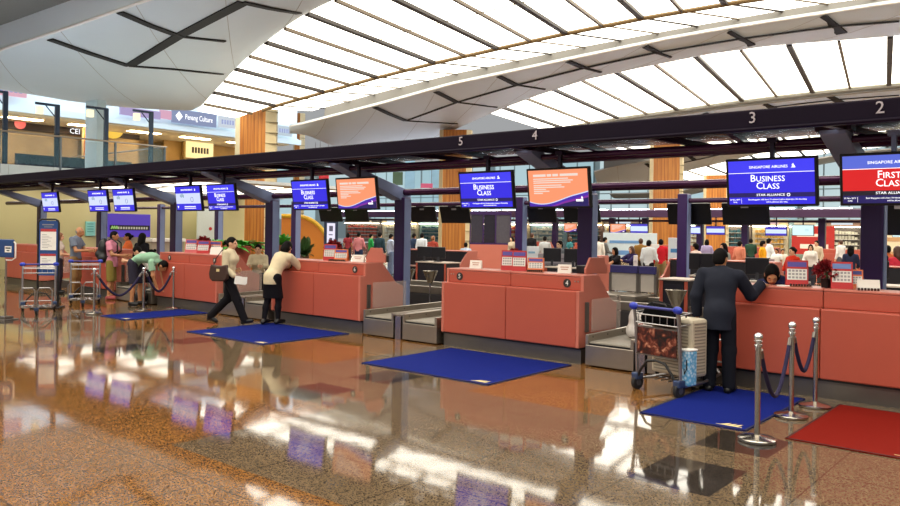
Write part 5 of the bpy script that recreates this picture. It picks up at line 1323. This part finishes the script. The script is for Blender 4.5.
# things at the foot of the end wall
def wallthing(name, label, cat, px0, px1, yt, yb, mat, X=LX+.0, th=.08, part='panel'):
    y0, y1, z0, z1 = pX(px0, px1, yt, yb, X)
    t = thing(name, label, cat, (X, (y0+y1)/2, (z0+z1)/2)); m = MB(); m.bx(-th, 0, -(y1-y0)/2, (y1-y0)/2, -(z1-z0)/2, (z1-z0)/2); p = m.build(part, mat, t, bevel=.01)
    return t, p, (y1-y0)/2, (z1-z0)/2
t, p, w, h = wallthing('wall_poster', 'pale teal poster on the beige wall left of the purple sign', 'poster', 87.5, 97, 221.5, 236, M('#8fd6cc', .5))
m = MB()
for k in range(4): m.bx(0, .01, -w*.7, w*.6, h*.6-h*.35*k, h*.72-h*.35*k)
m.build('text_line', M('#5aa89e', .6), p)
t, p, w, h = wallthing('lounge_sign', 'purple lit sign board with dark name strip behind the queue at left', 'sign', 109, 152, 214, 237, LIT('#5a3cc4', .7), X=LX+.6, th=.3)
m = MB(); m.bx(0, .03, -w*.9, w*.95, -h*.42, h*.02); s_ = m.build('name_strip', M('#14121a', .4), t)
m = MB()
for k in range(12): m.bx(.03, .045, -w*.55+w*.12*k, -w*.55+w*.12*k+w*.07, -h*.32, -h*.32+h*.2)
m.build('lettering', LIT('#cfc6b0', .7), s_)
m = MB()
for k in range(3): m.tube([(.04,-w*.85+w*.1*k,-h*.3),(.04,-w*.8+w*.1*k,-h*.08),(.04,-w*.75+w*.1*k,-h*.28)], .035, 6)
m.build('leaf_emblem', LIT('#9fd070', .7), s_)
t, p, w, h = wallthing('door_panel', 'white door panel with small red button left of the plant', 'door', 199, 222, 209, 265.5, M('#d5e0dc', .4), X=LX+.8)
m = MB(); m.cyl((0,w*.1,h*.3),(.04,w*.1,h*.3),.08,n=12); m.build('red_button', M('#c02020', .5), p)
t = thing('service_counter', 'low grey service counter with white top by the end wall', 'counter', (LX+2.0, (px_y(150, LX+2)+px_y(182, LX+2))/2, 0)); w = (px_y(182, LX+2)-px_y(150, LX+2))/2
m = MB(); m.bx(-.3, .3, -w, w, 0, 1.15); m.build('body', M('#a89c8c', .5), t); m = MB(); m.bx(-.4, .4, -w-.05, w+.05, 1.15, 1.3); m.build('top', WHITE, t, bevel=.02)
# planters and kiosk
def leaves(t, n, R0, c, size, seed, cols=('#3f8c2c','#2c6a24'), squash=(1.5,1,.7)):
    rnd = random.Random(seed); m = MB()
    for i in range(n):
        th = rnd.uniform(0, 2*math.pi); L_ = size*rnd.uniform(.6, 1.2); el = rnd.uniform(.2, 1.3); d = np.array([math.cos(th)*math.cos(el)*squash[0], math.sin(th)*math.cos(el)*squash[1], math.sin(el)*squash[2]])
        p = np.array(c)+np.array([rnd.uniform(-R0,R0)*squash[0], rnd.uniform(-R0,R0)*.6, 0]); sd = _n(np.cross(d, [0,0,1])); prev = None
        k = 5; pts = []
        for j in range(k+1):
            s = j/k; q = p+d*L_*s+np.array([0,0,-.45*L_*s*s]); wd = .16*L_*math.sin(math.pi*min(.97, s*.85+.12)); pts.append((q-sd*wd, q+np.array([0,0,-.02]), q+sd*wd))
        vs = [v for tr in pts for v in tr]; fs = []
        for j in range(k): fs += [(3*j,3*j+1,3*j+4,3*j+3),(3*j+1,3*j+2,3*j+5,3*j+4)]
        m.add(vs, fs)
    m.build('fronds', M(cols[0], .5, var=.45, scale=8), t, fix=False)
def planter(px, D, wpx, ytop, label, mat, n=70, size=.55, leaf=('#46a02c',), squash=(1.5,1,.7)):
    x, y = atD(px, D); w = wpx*D/775/2; hz = 227+.015*(px-227); z = CAMH-(ytop-hz)*D/775
    t = thing('planter', label, 'planter', (x, y, 0), math.atan2(-x, y), 'planters with green leaves')
    m = MB(); m.prism([(-w*.92,-.3),(w*.92,-.3),(w*.92,.3),(-w*.92,.3)], 'z', 0, z-.06); m.bx(-w, w, -.34, .34, z-.06, z); m.build('box', mat, t, bevel=.015)
    m = MB(); m.bx(-w*.9, w*.9, -.28, .28, z-.02, z+.01); m.build('soil', M('#3a2a1e', .9), t)
    leaves(t, n, w*.55, (0,0,z), size, int(px), leaf, squash); return t
planter(238, 24, 27, 245.5, 'coral planter box full of bright green ferns behind desk 8', CORAL, 110, .62)
planter(219, 25, 8, 246, 'small coral planter with green leaves left of the column behind the walking woman', CORAL, 45, .5, squash=(.9,1,.9))
planter(284, 30, 12, 245, 'planter with a green bush left of the orange kiosk', M('#8c5a34', .5), 60, .55, ('#4f9a34',), (1,1,1.2))
planter(305, 27, 9, 256, 'planter with a slim dark green shrub in front of the orange kiosk', M('#6a4a34', .5), 60, .6, ('#3a5a2c',), (.7,1,1.6))
x, y = atD(306, 33)
t = thing('kiosk', 'orange curved kiosk with yellow rim behind desk 6', 'kiosk', (x, y, 0), math.atan2(-x, y))
w = 48*33/775/2; H_ = 2.35
arc = [(-w,0),(-w,H_)]+[(-w+ .6 + (2*w-.6)*math.sin(a), .75+(H_-.75)*math.cos(a)) for a in np.linspace(0, math.pi/2, 16)]+[(w,0)]
m = MB(); m.prism(arc, 'y', -.3, .3); m.build('body', M('#d9842c', .45, var=.08, scale=2), t)
m = MB(); m.tube([(u, -.3, v) for u, v in arc[1:-1]], .09, 8); m.build('yellow_rim', M('#f2c23a', .4), t, smooth=True)
x, y = atD(331, 29)
t = thing('light_box', 'white lit notice pillar in dark frame right of the orange kiosk', 'light box', (x, y, 0), math.atan2(-x, y))
m = MB(); m.bx(-.26, .26, -.08, .08, 0, 2.25); m.build('frame', M('#2c3c58', .4), t, bevel=.02)
m = MB(); m.bx(-.15, .15, -.09, -.08, 1.2, 2.05); f = m.build('lit_face', LIT('#f1ecff', 1.0), t)
m = MB(); m.bx(-.07, .07, -.095, -.09, 1.75, 1.95); m.bx(-.08, .06, -.095, -.09, 1.6, 1.64); m.bx(-.06, .05, -.095, -.09, 1.3, 1.5); m.build('print', M('#6a6a86', .5), f)
# glass booth with dark panes, dark doorway, notice boards
x, y = atD(492, 37)
t = thing('glass_booth', 'dark glazed booth with purple frame behind desk 5', 'booth', (x, y, 0), math.atan2(-x, y))
for k, (a, b) in enumerate(((-1.0,-.45),(-.38,.15),(.2,.85))): m = MB(); m.bx(a, b, -.05, .05, 1.28, 2.62); m.build('dark_pane', M(('#3c3a44','#2a2832','#55525a')[k], .15, var=.2), t)
m = MB()
for u in (-1.04,-.42,.17,.88): m.bx(u-.03, u+.03, -.08, .08, 0, 2.66)
m.bx(-1.08,.92,-.08,.08,2.62,2.76); m.bx(-1.08,.92,-.08,.08,1.2,1.28); m.build('frame', PURPLE, t)
m = MB(); m.bx(-1.04,.88,-.1,.04,0,1.2); m.build('lower_wall', CORAL2, t)
def board(px, D, w, z0, z1, label, c='#dceaf6', mark='#4a90d0', name='notice_board'):
    x, y = atD(px, D); t = thing(name, label, 'board', (x, y, 0), math.atan2(-x, y), 'standing notice boards')
    m = MB(); m.bx(-w/2, w/2, -.03, .03, z0, z1); b = m.build('panel', M(c, .4, var=.05), t, bevel=.01)
    m = MB()
    for s in (-1,1): m.bx(s*w*.4-.02, s*w*.4+.02, -.02, .02, .03, z0); m.bx(s*w*.4-.03, s*w*.4+.03, -.2, .2, 0, .03)
    m.build('foot', STEELD, t)
    m = MB(); m.bx(-w*.38, w*.2, -.04, -.03, z0+.62*(z1-z0), z0+.72*(z1-z0)); m.bx(-w*.3, w*.36, -.04, -.03, z0+.2*(z1-z0), z0+.36*(z1-z0)); m.build('print', M(mark, .5), b)
    return t
board(679, 23.5, .62, .55, 1.72, 'blue and white standing notice board left of the slim column'); board(630, 31, 2.1, .75, 1.85, 'wide pale blue standing board behind the seated women', '#d4e4ec', '#6a9ad0'); board(533, 21, .32, .95, 1.45, 'narrow white standing sheet behind the leaflet holders of desk 4', '#eef2f6', '#9ac4e0')
board(655, 25, .28, 1.0, 1.5, 'small white notice held on a stand before the red shirt visitor', '#f2f0ee', '#d8d4d0'); board(766, 19.5, .42, .7, 1.25, 'grey framed board behind the bowed clerk', '#9a8f98', '#4a4660'); board(813, 60, 3.0, .4, 2.6, 'red shop board with white marks behind the red flower', '#b0241c', '#f6d8cc'); board(890, 42, 2.4, .3, 2.4, 'bright cream board at the right edge behind the pink visitor', '#f2dfba', '#c89a6a')
board(636, 24, .13, .6, 1.16, 'tall narrow white card before the woman in purple', '#ece8ec', '#d0c8d0'); board(557, 18.9, .9, .95, 1.32, 'grey monitor backs row behind desk 4 clerks', '#8d8688', '#6a6468')
# ------------------------------------------------------------------ people
def leanR(x): return x
navy = cloth('#20232f'); navy2 = cloth('#12141d'); cream = cloth('#d8c8a6'); blackc = cloth('#121016'); darkgrey = cloth('#25222c')
def hd(px_dir): return px_dir
# man in dark suit at desk 3: left arm down, right hand on the desk top, leaning a little forward
J = joints(pel=(.0,-.02,.95), wai=(.0,.01,1.09), che=(-.01,.05,1.28), nek=(-.02,.09,1.44), hed=(-.03,.125,1.575), sR=(.185,.09,1.375), sL=(-.215,.07,1.39), eR=(.30,.25,1.15), wR=(.37,.49,1.27), hdR=(.35,.9,-.05), pnR=(0,.1,-1),
           eL=(-.285,.01,1.13), wL=(-.29,.08,.88), hdL=(.0,.15,-1), hR=(.09,-.02,.94), hL=(-.09,-.02,.94), kR=(.11,.0,.50), kL=(-.10,.02,.50), aR=(.12,-.03,.09), aL=(-.11,-.02,.09))
p = person('man in a dark navy suit leaning on desk 3, seen from behind', (-3.41, 9.02), R_(8), J, 1.70, 'tan', ('short', HAIRB), (navy, 'long', .20, .028), ('trousers', navy2, .03), BLACK, face=(.25,.95,-.15), detail=0)
organic('shirt_collar', [dict(prims=[C_((-.02,.078,1.405),(-.022,.092,1.45),.068,.065)], clips=[((-.02,.1,1.458),(0,-.25,1))])], .01, PAPER, p)
organic('cuff', [dict(prims=[C_((.37*.988,.485*.988,1.267*.988),(.378*.988,.51*.988,1.272*.988),.037)])], .01, PAPER, p)
# bowed clerk behind desk 3
sit = dict(pel=(0,0,.62), wai=(0,.06,.76), che=(0,.17,.93), nek=(0,.27,1.07), hed=(0,.38,1.13), sR=(.175,.25,1.02), sL=(-.175,.25,1.02), eR=(.24,.42,.86), eL=(-.24,.42,.86), wR=(.14,.62,.90), wL=(-.14,.62,.90), hR=(.09,.05,.6), hL=(-.09,.05,.6), kR=(.12,.45,.55), kL=(-.12,.45,.55), aR=(.12,.4,.12), aL=(-.12,.4,.12))
def raised(d, dz): return {k: (v[0], v[1], v[2]+dz) for k, v in d.items()}
clerk = dict(raised(sit, .14)); clerk.update(kR=(.12,.42,.6), kL=(-.12,.42,.6), aR=(.12,.3,.12), aL=(-.12,.3,.12))
person('black haired clerk bowed low over desk 3 beside the suited man', (-3.06, 10.38), R_(172), joints(pel=(0,-.05,.93), wai=(0,.06,1.06), che=(0,.22,1.17), nek=(0,.36,1.25), hed=(-.02,.46,1.33), sR=(.175,.33,1.2), sL=(-.175,.33,1.2), eR=(.25,.45,1.0), eL=(-.25,.45,1.0), wR=(.13,.62,1.05), wL=(-.13,.62,1.05)), 1.76, 'tan', ('bob', HAIRB), (cloth('#2a2d55'), 'long', .05, .012), ('trousers', blackc, .03), face=(-.35,.65,-.55), detail=0)
# woman in cream jacket leaning on desk 7
J = joints(True, pel=(0,-.10,.93), wai=(.02,-.03,1.07), che=(.05,.07,1.24), nek=(.08,.16,1.375), hed=(.11,.215,1.505), sR=(.225,.15,1.315), sL=(-.075,.16,1.33), eR=(.30,.36,1.13), eL=(-.12,.34,1.10), wR=(.25,.52,1.22), wL=(.10,.46,1.19), hdR=(-.5,.8,.0), hdL=(.8,.5,.0), hR=(.085,-.10,.92), hL=(-.085,-.10,.92), kR=(.10,-.02,.50), kL=(-.10,-.10,.50), aR=(.10,-.03,.11), aL=(-.12,-.18,.11))
person('woman in cream jacket and black skirt leaning on desk 7', (-12.05, 9.2), R_(14), J, 1.68, 'light', ('bob', HAIRB), (cream, 'long', .13, .026), ('skirt', blackc, .52), BLACK, tights=blackc, face=(.15,.85,-.5), fem=True, detail=0)
# walking woman with handbag
J = joints(True, pel=(0,0,.93), che=(0,.02,1.29), nek=(0,.02,1.45), hed=(0,.05,1.595), hR=(.08,.02,.91), hL=(-.08,-.02,.91), kR=(.085,.20,.52), aR=(.08,.36,.12), kL=(-.085,-.06,.50), aL=(-.07,-.40,.16), eR=(.20,.0,1.12), wR=(.19,.20,.96), eL=(-.20,-.08,1.13), wL=(-.17,.06,1.05), hdR=(0,.8,-.5), hdL=(.1,.9,.3))
WW = (-12.62, 8.56); WH = R_(-58)
person('woman in cream top and dark trousers walking right with a brown handbag', WW, WH, J, 1.66, 'light', ('bun', HAIRB), (cloth('#cfc1a2'), 'long', .05, .015), ('trousers', blackc, .09), BLACK, fem=True, detail=0, foot_dirs={'L': (-.05,.75,-.75), 'R': (.05,1,-.1)})
def inl(loc, rz, v): c, s = math.cos(rz), math.sin(rz); return (loc[0]+v[0]*c-v[1]*s, loc[1]+v[0]*s+v[1]*c, v[2])
BAGB = M('#3a2218', .5, var=.1)
q = inl(WW, WH, (.24,-.09,.84)); t = thing('handbag', 'brown handbag hanging from the walking woman shoulder', 'handbag', q, WH)
m = MB(); m.prism([(-.12,0),(.12,0),(.17,.05),(.185,.14),(.15,.31),(.05,.285),(-.05,.285),(-.15,.31),(-.185,.14),(-.17,.05)], 'x', -.065, .065); m.build('bag_body', BAGB, t, bevel=.025)
m = MB(); m.tube([(-.01,-.13,.26),(-.05,-.09,.42),(-.08,.02,.585),(-.05,.1,.42),(-.01,.13,.26)], .010, 8); m.build('shoulder_strap', BAGB, t, smooth=True)
m = MB(); m.bx(.06,.066,-.03,.03,.18,.23); m.build('clasp', GOLD, t)
q = inl(WW, WH, (.19,.30,.86)); t = thing('paper_sheet', 'white papers in the walking woman hand', 'paper', q, WH+.5)
m = MB(); m.prism([(-.11,-.06),(.10,-.09),(.12,.05),(-.09,.09)], 'x', -.004, .004); m.prism([(-.09,-.07),(.12,-.07),(.13,.06),(-.08,.07)], 'x', .004, .010); m.build('sheets', PAPER, t)
# clerk in cream jacket seen past desk 8
person('smiling clerk in open cream jacket seated beyond desk 8', tuple(onY(259, 270, 11.1)[:2]), R_(222), joints(True, **raised(sit, .0) | dict(nek=(0,.10,1.10), che=(0,.06,.93), hed=(0,.12,1.24), sR=(.16,.09,1.05), sL=(-.16,.09,1.05), wai=(0,.02,.76), eR=(.2,.2,.85), eL=(-.2,.2,.85), wR=(.15,.42,.86), wL=(-.15,.42,.86))), 1.68, 'light', ('bun', HAIRB), (cream, 'long', .08, .02), ('trousers', blackc, .03), fem=True, detail=1, z=0.12)
# bending person in green
J = joints(pel=(0,-.10,.95), wai=(0,.08,1.06), che=(0,.30,1.08), nek=(0,.50,1.00), hed=(0,.62,.90), sR=(.17,.44,.98), sL=(-.17,.44,.98), eR=(.19,.50,.70), eL=(-.19,.48,.70), wR=(.13,.55,.46), wL=(-.14,.56,.46), hdR=(0,.2,-1), hdL=(0,.2,-1), hR=(.09,-.08,.93), hL=(-.09,-.08,.93), kR=(.13,-.02,.50), kL=(-.11,.0,.50), aR=(.13,-.06,.09), aL=(-.12,-.02,.09))
person('person in pale green shirt and dark shorts bending over a black bag', (-17.0, 9.08), R_(-62), J, 1.78, 'tan', ('short', HAIRB), (cloth('#8fb79a'), 'short', -.02, .014), ('shorts', cloth('#2a2735'), .50), BLACK, face=(0,.6,-.8), headup=(0,.8,.6), detail=1)
q = onZ(153, 303); t = thing('duffel_bag', 'black duffel bag on the floor below the bending person', 'bag', (q[0]-.1, q[1]-.1, 0), R_(-50))
organic('bag_body', [dict(prims=[C_((-.32,0,.17),(.32,0,.17),.16), E_((0,0,.2),(.4,.17,.17))], k=.08, clips=[((0,0,.005),(0,0,-1))])], .022, BLACK, t)
m = MB(); m.tube([(-.15,-.05,.33),(-.1,-.06,.46),(.1,-.06,.46),(.15,-.05,.33)], .015, 8); m.build('grip', M('#9a4a3a', .6), t, smooth=True)
# man in pink shirt with backpack
BP = tuple(onZ(111, 299.5)[:2]); BH = R_(-48)
person('man in pink shirt and khaki shorts wearing a black backpack', BP, BH, joints(eR=(.24,.10,1.14), wR=(.2,.33,1.12), eL=(-.24,.1,1.14), wL=(-.2,.33,1.12), nek=(0,.03,1.46), hed=(0,.07,1.6)), 1.70, 'tan', ('short', HAIRB), (cloth('#d88aa0'), 'short', .12, .016), ('shorts', cloth('#8a7a3c'), .46), cloth('#b05a5a'), detail=1)
q = inl(BP, BH, (0,-.155,1.05)); t = thing('backpack', 'black backpack on the back of the man in pink', 'backpack', q, BH)
organic('pack_body', [dict(prims=[E_((0,-.03,.2),(.18,.14,.28)), C_((-.11,-.02,-.02),(.11,-.02,-.02),.12), C_((-.1,-.12,.08),(.1,-.12,.08),.09)], k=.06)], .016, BLACK, t)
m = MB()
for s in (-1,1): m.tube([(s*.1,.08,.42),(s*.12,.2,.47),(s*.12,.34,.36),(s*.12,.34,.15),(s*.14,.1,.02)], .018, 6)
m.build('shoulder_strap', BLACK, t, smooth=True)
# bald man and woman beside him
person('bald man in grey blue shirt and khaki trousers at the far left desk', (-20.25, 9.12), R_(-50), joints(eR=(.24,.12,1.14), wR=(.16,.36,1.15), eL=(-.24,.12,1.14), wL=(-.1,.38,1.15), nek=(0,.05,1.46), hed=(0,.10,1.60)), 1.79, 'tan', ('bald', HAIRGREY), (cloth('#6c7484'), 'short', .02, .018), ('trousers', cloth('#8a6a44'), .03), BLACK, detail=1)
person('woman with ginger hair in pale top left of the bald man', (-21.3, 9.15), R_(-30), joints(True, eR=(.22,.1,1.12), wR=(.16,.32,1.1)), 1.63, 'light', ('bob', HAIRG), (cloth('#c2b2a6'), 'short', .08, .012), ('trousers', cloth('#3a3540'), .03), detail=1, fem=True)
# clerks and visitors around the left desks
person('clerk in orange uniform behind the desk of the backpack man', tuple(onY(128, 250, 10.5)[:2]), R_(150), joints(True), 1.64, 'tan', ('bun', HAIRB), (cloth('#e2703a'), 'short', .08, .014), ('skirt', cloth('#c85a2a'), .5), detail=1, fem=True)
person('person with long black hair in black beyond the bending person', tuple(onY(142, 255, 9.95)[:2]), R_(20), joints(True), 1.66, 'light', ('long', HAIRB), (blackc, 'long', .1, .014), ('trousers', blackc, .03), detail=1, fem=True, z=0.0)
person('person in white shirt bowed behind the green shirted one', tuple(onY(153, 262, 9.98)[:2]), R_(140), joints(**raised(sit, .10)), 1.70, 'light', ('short', HAIRB), (cloth('#d8d6d0'), 'short', .05, .014), ('trousers', navy2, .03), face=(0,.8,-.6), detail=1)
person('clerk in pale grey seen at the left end of desk 9', tuple(onY(166, 262, 10.6)[:2]), R_(170), joints(True, **raised(sit, .02)), 1.68, 'light', ('bun', HAIRB), (cloth('#c9ccd2'), 'long', .05, .014), ('trousers', navy2, .03), face=(0,.8,-.6), detail=1, fem=True)
person('dark haired clerk low behind the leftmost pink desk', tuple(onY(24, 255, 10.6)[:2]), R_(160), joints(True, **raised(sit, .0)), 1.66, 'tan', ('bun', HAIRB), (cloth('#7a3540'), 'long', .05, .014), ('trousers', navy2, .03), detail=2, fem=True)
# crowd beyond the desks:  column, depth, heading, label, hair, top colour, bottom, height, seated
crowd = [
 (598, 30, 30, 'person in white shirt standing left of the orange far screens', ('short', HAIRB), '#e6e2da', ('trousers', '#24242c'), 1.70, 0, 0),
 (605, 31, -40, 'dark haired person in grey top beside the white shirted one', ('short', HAIRB), '#6a6a6a', ('trousers', '#202028'), 1.66, 0, 0),
 (618, 23, 150, 'woman with dark hair in black sitting before the pale board', ('bob', HAIRB), '#17151a', ('trousers', '#17151a'), 1.64, 1, 1),
 (634, 24.5, 160, 'woman with brown hair in purple before the pale board', ('long', HAIRBR), '#2c2450', ('trousers', '#1c1a28'), 1.66, 1, 1),
 (641, 27, 30, 'person in ochre top right of the woman in purple', ('short', HAIRBR), '#8f6a34', ('trousers', '#3a2f26'), 1.66, 0, 0),
 (649, 24, 0, 'person in white shirt standing near the timber pillar', ('short', HAIRB), '#dfe6ea', ('trousers', '#1a1a20'), 1.63, 0, 0),
 (661, 25, 20, 'person in red shirt and tan trousers near the small notice', ('short', HAIRB), '#cf2230', ('trousers', '#9a8358'), 1.66, 0, 0),
 (685, 22, 40, 'person in peach top just left of the slim column', ('bob', HAIRB), '#d89a80', ('trousers', '#5a4a48'), 1.60, 0, 1),
 (696, 22, 80, 'person in white and pink left of the suited man head', ('short', HAIRB), '#ead2c8', ('trousers', '#b06a5a'), 1.58, 0, 0),
 (724, 20, 150, 'long haired clerk in grey behind the suited man head', ('long', HAIRB), '#8f938a', ('skirt', '#3c3c44'), 1.62, 0, 1),
 (763, 25, -70, 'person in yellow shirt beyond the bowed clerk', ('short', HAIRB), '#f0a81e', ('trousers', '#1c1c22'), 1.66, 0, 0),
 (769, 29, -40, 'person in white shirt behind the yellow shirted one', ('short', HAIRB), '#e9eef0', ('trousers', '#22242c'), 1.72, 0, 0),
 (777, 28, 170, 'left small child in white beyond the bowed clerk', ('short', HAIRB), '#f0eeea', ('shorts', '#7a6a5a'), 1.35, 0, 0),
 (783, 29, 200, 'right small child in pale top beyond the bowed clerk', ('short', HAIRB), '#dcd0c0', ('shorts', '#4a4a5a'), 1.32, 0, 0),
 (793, 19, 150, 'clerk in red uniform above the left red leaflet holder', ('bun', HAIRB), '#c8321c', ('skirt', '#8a2418'), 1.56, 0, 1),
 (811, 26, 190, 'person with dark hair in white left of the red flower', ('bob', HAIRB), '#e4dcd4', ('trousers', '#3a3a44'), 1.55, 0, 1),
 (817, 30, 160, 'person in beige behind the red flower', ('short', HAIRB), '#cbb79c', ('trousers', '#3a3a3a'), 1.66, 0, 0),
 (841, 33, 60, 'person in white at the far shop behind the flower', ('short', HAIRBR), '#e9e4e0', ('trousers', '#5a5a62'), 1.68, 0, 0),
 (851, 22, 10, 'person in dark blue standing left of the thick right column', ('long', HAIRB), '#2c3450', ('trousers', '#22222c'), 1.58, 0, 1),
 (879, 17, 60, 'man in navy jacket right of the thick right column', ('short', HAIRB), '#2b2c4c', ('trousers', '#1a1a24'), 1.70, 0, 0),
 (888, 20, 20, 'person in orange beside the man in navy jacket', ('short', HAIRB), '#c8643a', ('trousers', '#2c2c34'), 1.62, 0, 0),
 (898, 17, 40, 'person in pink red top at the right edge', ('long', HAIRBR), '#d83a4e', ('trousers', '#22202a'), 1.64, 0, 1),
 (359, 33, 20, 'person in pink with blue rucksack beyond desk 6', ('short', HAIRB), '#d88a90', ('trousers', '#2c3a5a'), 1.70, 0, 0),
 (371, 36, -30, 'person in green beyond desk 6', ('short', HAIRB), '#2c9a50', ('trousers', '#24282c'), 1.62, 0, 0),
 (380, 32, 10, 'person in dark teal left of the column near desk 6', ('short', HAIRB), '#2c4450', ('trousers', '#1c2430'), 1.72, 0, 0),
 (391, 31, -20, 'person in pale blue shirt left of the column near desk 6', ('short', HAIRB), '#b4c2dc', ('trousers', '#6a7a98'), 1.66, 0, 0),
 (348, 38, 40, 'person in dark red left of the pink one beyond desk 6', ('bob', HAIRB), '#8a3038', ('trousers', '#2a2a30'), 1.64, 0, 1),
 (414, 34, -10, 'person in navy right of the column near desk 6', ('short', HAIRB), '#2c3c58', ('trousers', '#22262e'), 1.68, 0, 0),
 (422, 33, 20, 'person in white shirt right of the column near desk 6', ('short', HAIRB), '#dfe8f0', ('trousers', '#8a9ab0'), 1.70, 0, 0),
 (433, 30, 10, 'person with pale cap and red top left of the timber pillar', ('short', HAIRG), '#b04a3c', ('trousers', '#3a3a44'), 1.62, 0, 0),
 (560, 20, 170, 'man with dark hair in grey behind the cards of desk 4', ('short', HAIRB), '#6a6d72', ('trousers', '#26282e'), 1.62, 0, 0),
 (466, 30, 40, 'person in pale blue behind desk 5 name card', ('short', HAIRB), '#b9c6dc', ('trousers', '#2a3a5a'), 1.60, 1, 0),
 (512, 33, 170, 'person in beige right of the glass booth', ('bob', HAIRB), '#c9b8a0', ('trousers', '#4a4440'), 1.62, 0, 1),
 (545, 31, 20, 'person in light grey left of the grey shirted man', ('short', HAIRB), '#c2c6c8', ('trousers', '#3a3e48'), 1.66, 0, 0),
 (570, 34, -30, 'person in teal between the cards and the thick column', ('bob', HAIRBR), '#3a7a80', ('trousers', '#2a2e38'), 1.64, 0, 1),
 (707, 30, 10, 'person in lilac left above the suited man shoulder', ('bob', HAIRB), '#a99cc4', ('trousers', '#3c3850'), 1.64, 0, 1),
 (740, 27, -20, 'person in coral top right of the suited man head', ('short', HAIRB), '#d8866c', ('trousers', '#4a3c3a'), 1.62, 0, 0),
 (751, 33, 30, 'person in dark green beyond the black monitors', ('short', HAIRB), '#2e4a3a', ('trousers', '#22262a'), 1.68, 0, 0),
 (326, 36, 0, 'person in mustard right of the orange kiosk', ('short', HAIRB), '#b0903a', ('trousers', '#3a3630'), 1.66, 0, 0),
 (532, 36, 0, 'person in black at the dark doorway behind desk 4', ('short', HAIRBR), '#1a181c', ('trousers', '#1a181c'), 1.78, 0, 0),
]
for px, D, hdg, lb, hair, tc_, bt, H_, seat, fem_ in crowd:
    x, y = atD(px, D)
    pose = raised(sit, .0) if seat else dict(eR=(.23,.06,1.13), wR=(.18,.28,1.05)) if px % 2 else {}
    if seat: pose = dict(pose, nek=(0,.08,1.10), che=(0,.05,.93), hed=(0,.11,1.24), sR=(.165,.07,1.05), sL=(-.165,.07,1.05), wai=(0,.02,.76), kR=(.12,.40,.50), kL=(-.12,.40,.50), aR=(.12,.36,-.02), aL=(-.12,.36,-.02))
    person(lb, (x, y), R_(hdg), joints(bool(fem_), **pose), H_, ('tan','light','pale')[px % 3], hair, (cloth(tc_), 'long' if px % 3 else 'short', .06, .014), (bt[0], cloth(bt[1]), .03 if bt[0] == 'trousers' else .5), BLACK, detail=2 if D < 26 else 3, fem=bool(fem_), z=.12 if seat else 0)
# ------------------------------------------------------------------ light
w = bpy.data.worlds.new('hall_air'); SC.world = w; w.use_nodes = True
bg = w.node_tree.nodes['Background']; bg.inputs[0].default_value = (.96, .98, 1.0, 1); bg.inputs[1].default_value = .38
SC.view_settings.view_transform = 'Standard'; SC.view_settings.look = 'None'; SC.view_settings.gamma = 1; SC.view_settings.use_curve_mapping = False
SC.view_settings.exposure = 0.0
SC.cycles.max_bounces = 8; SC.cycles.transparent_max_bounces = 12; SC.cycles.sample_clamp_indirect = 6
try: SC.cycles.use_denoising = True
except Exception: pass
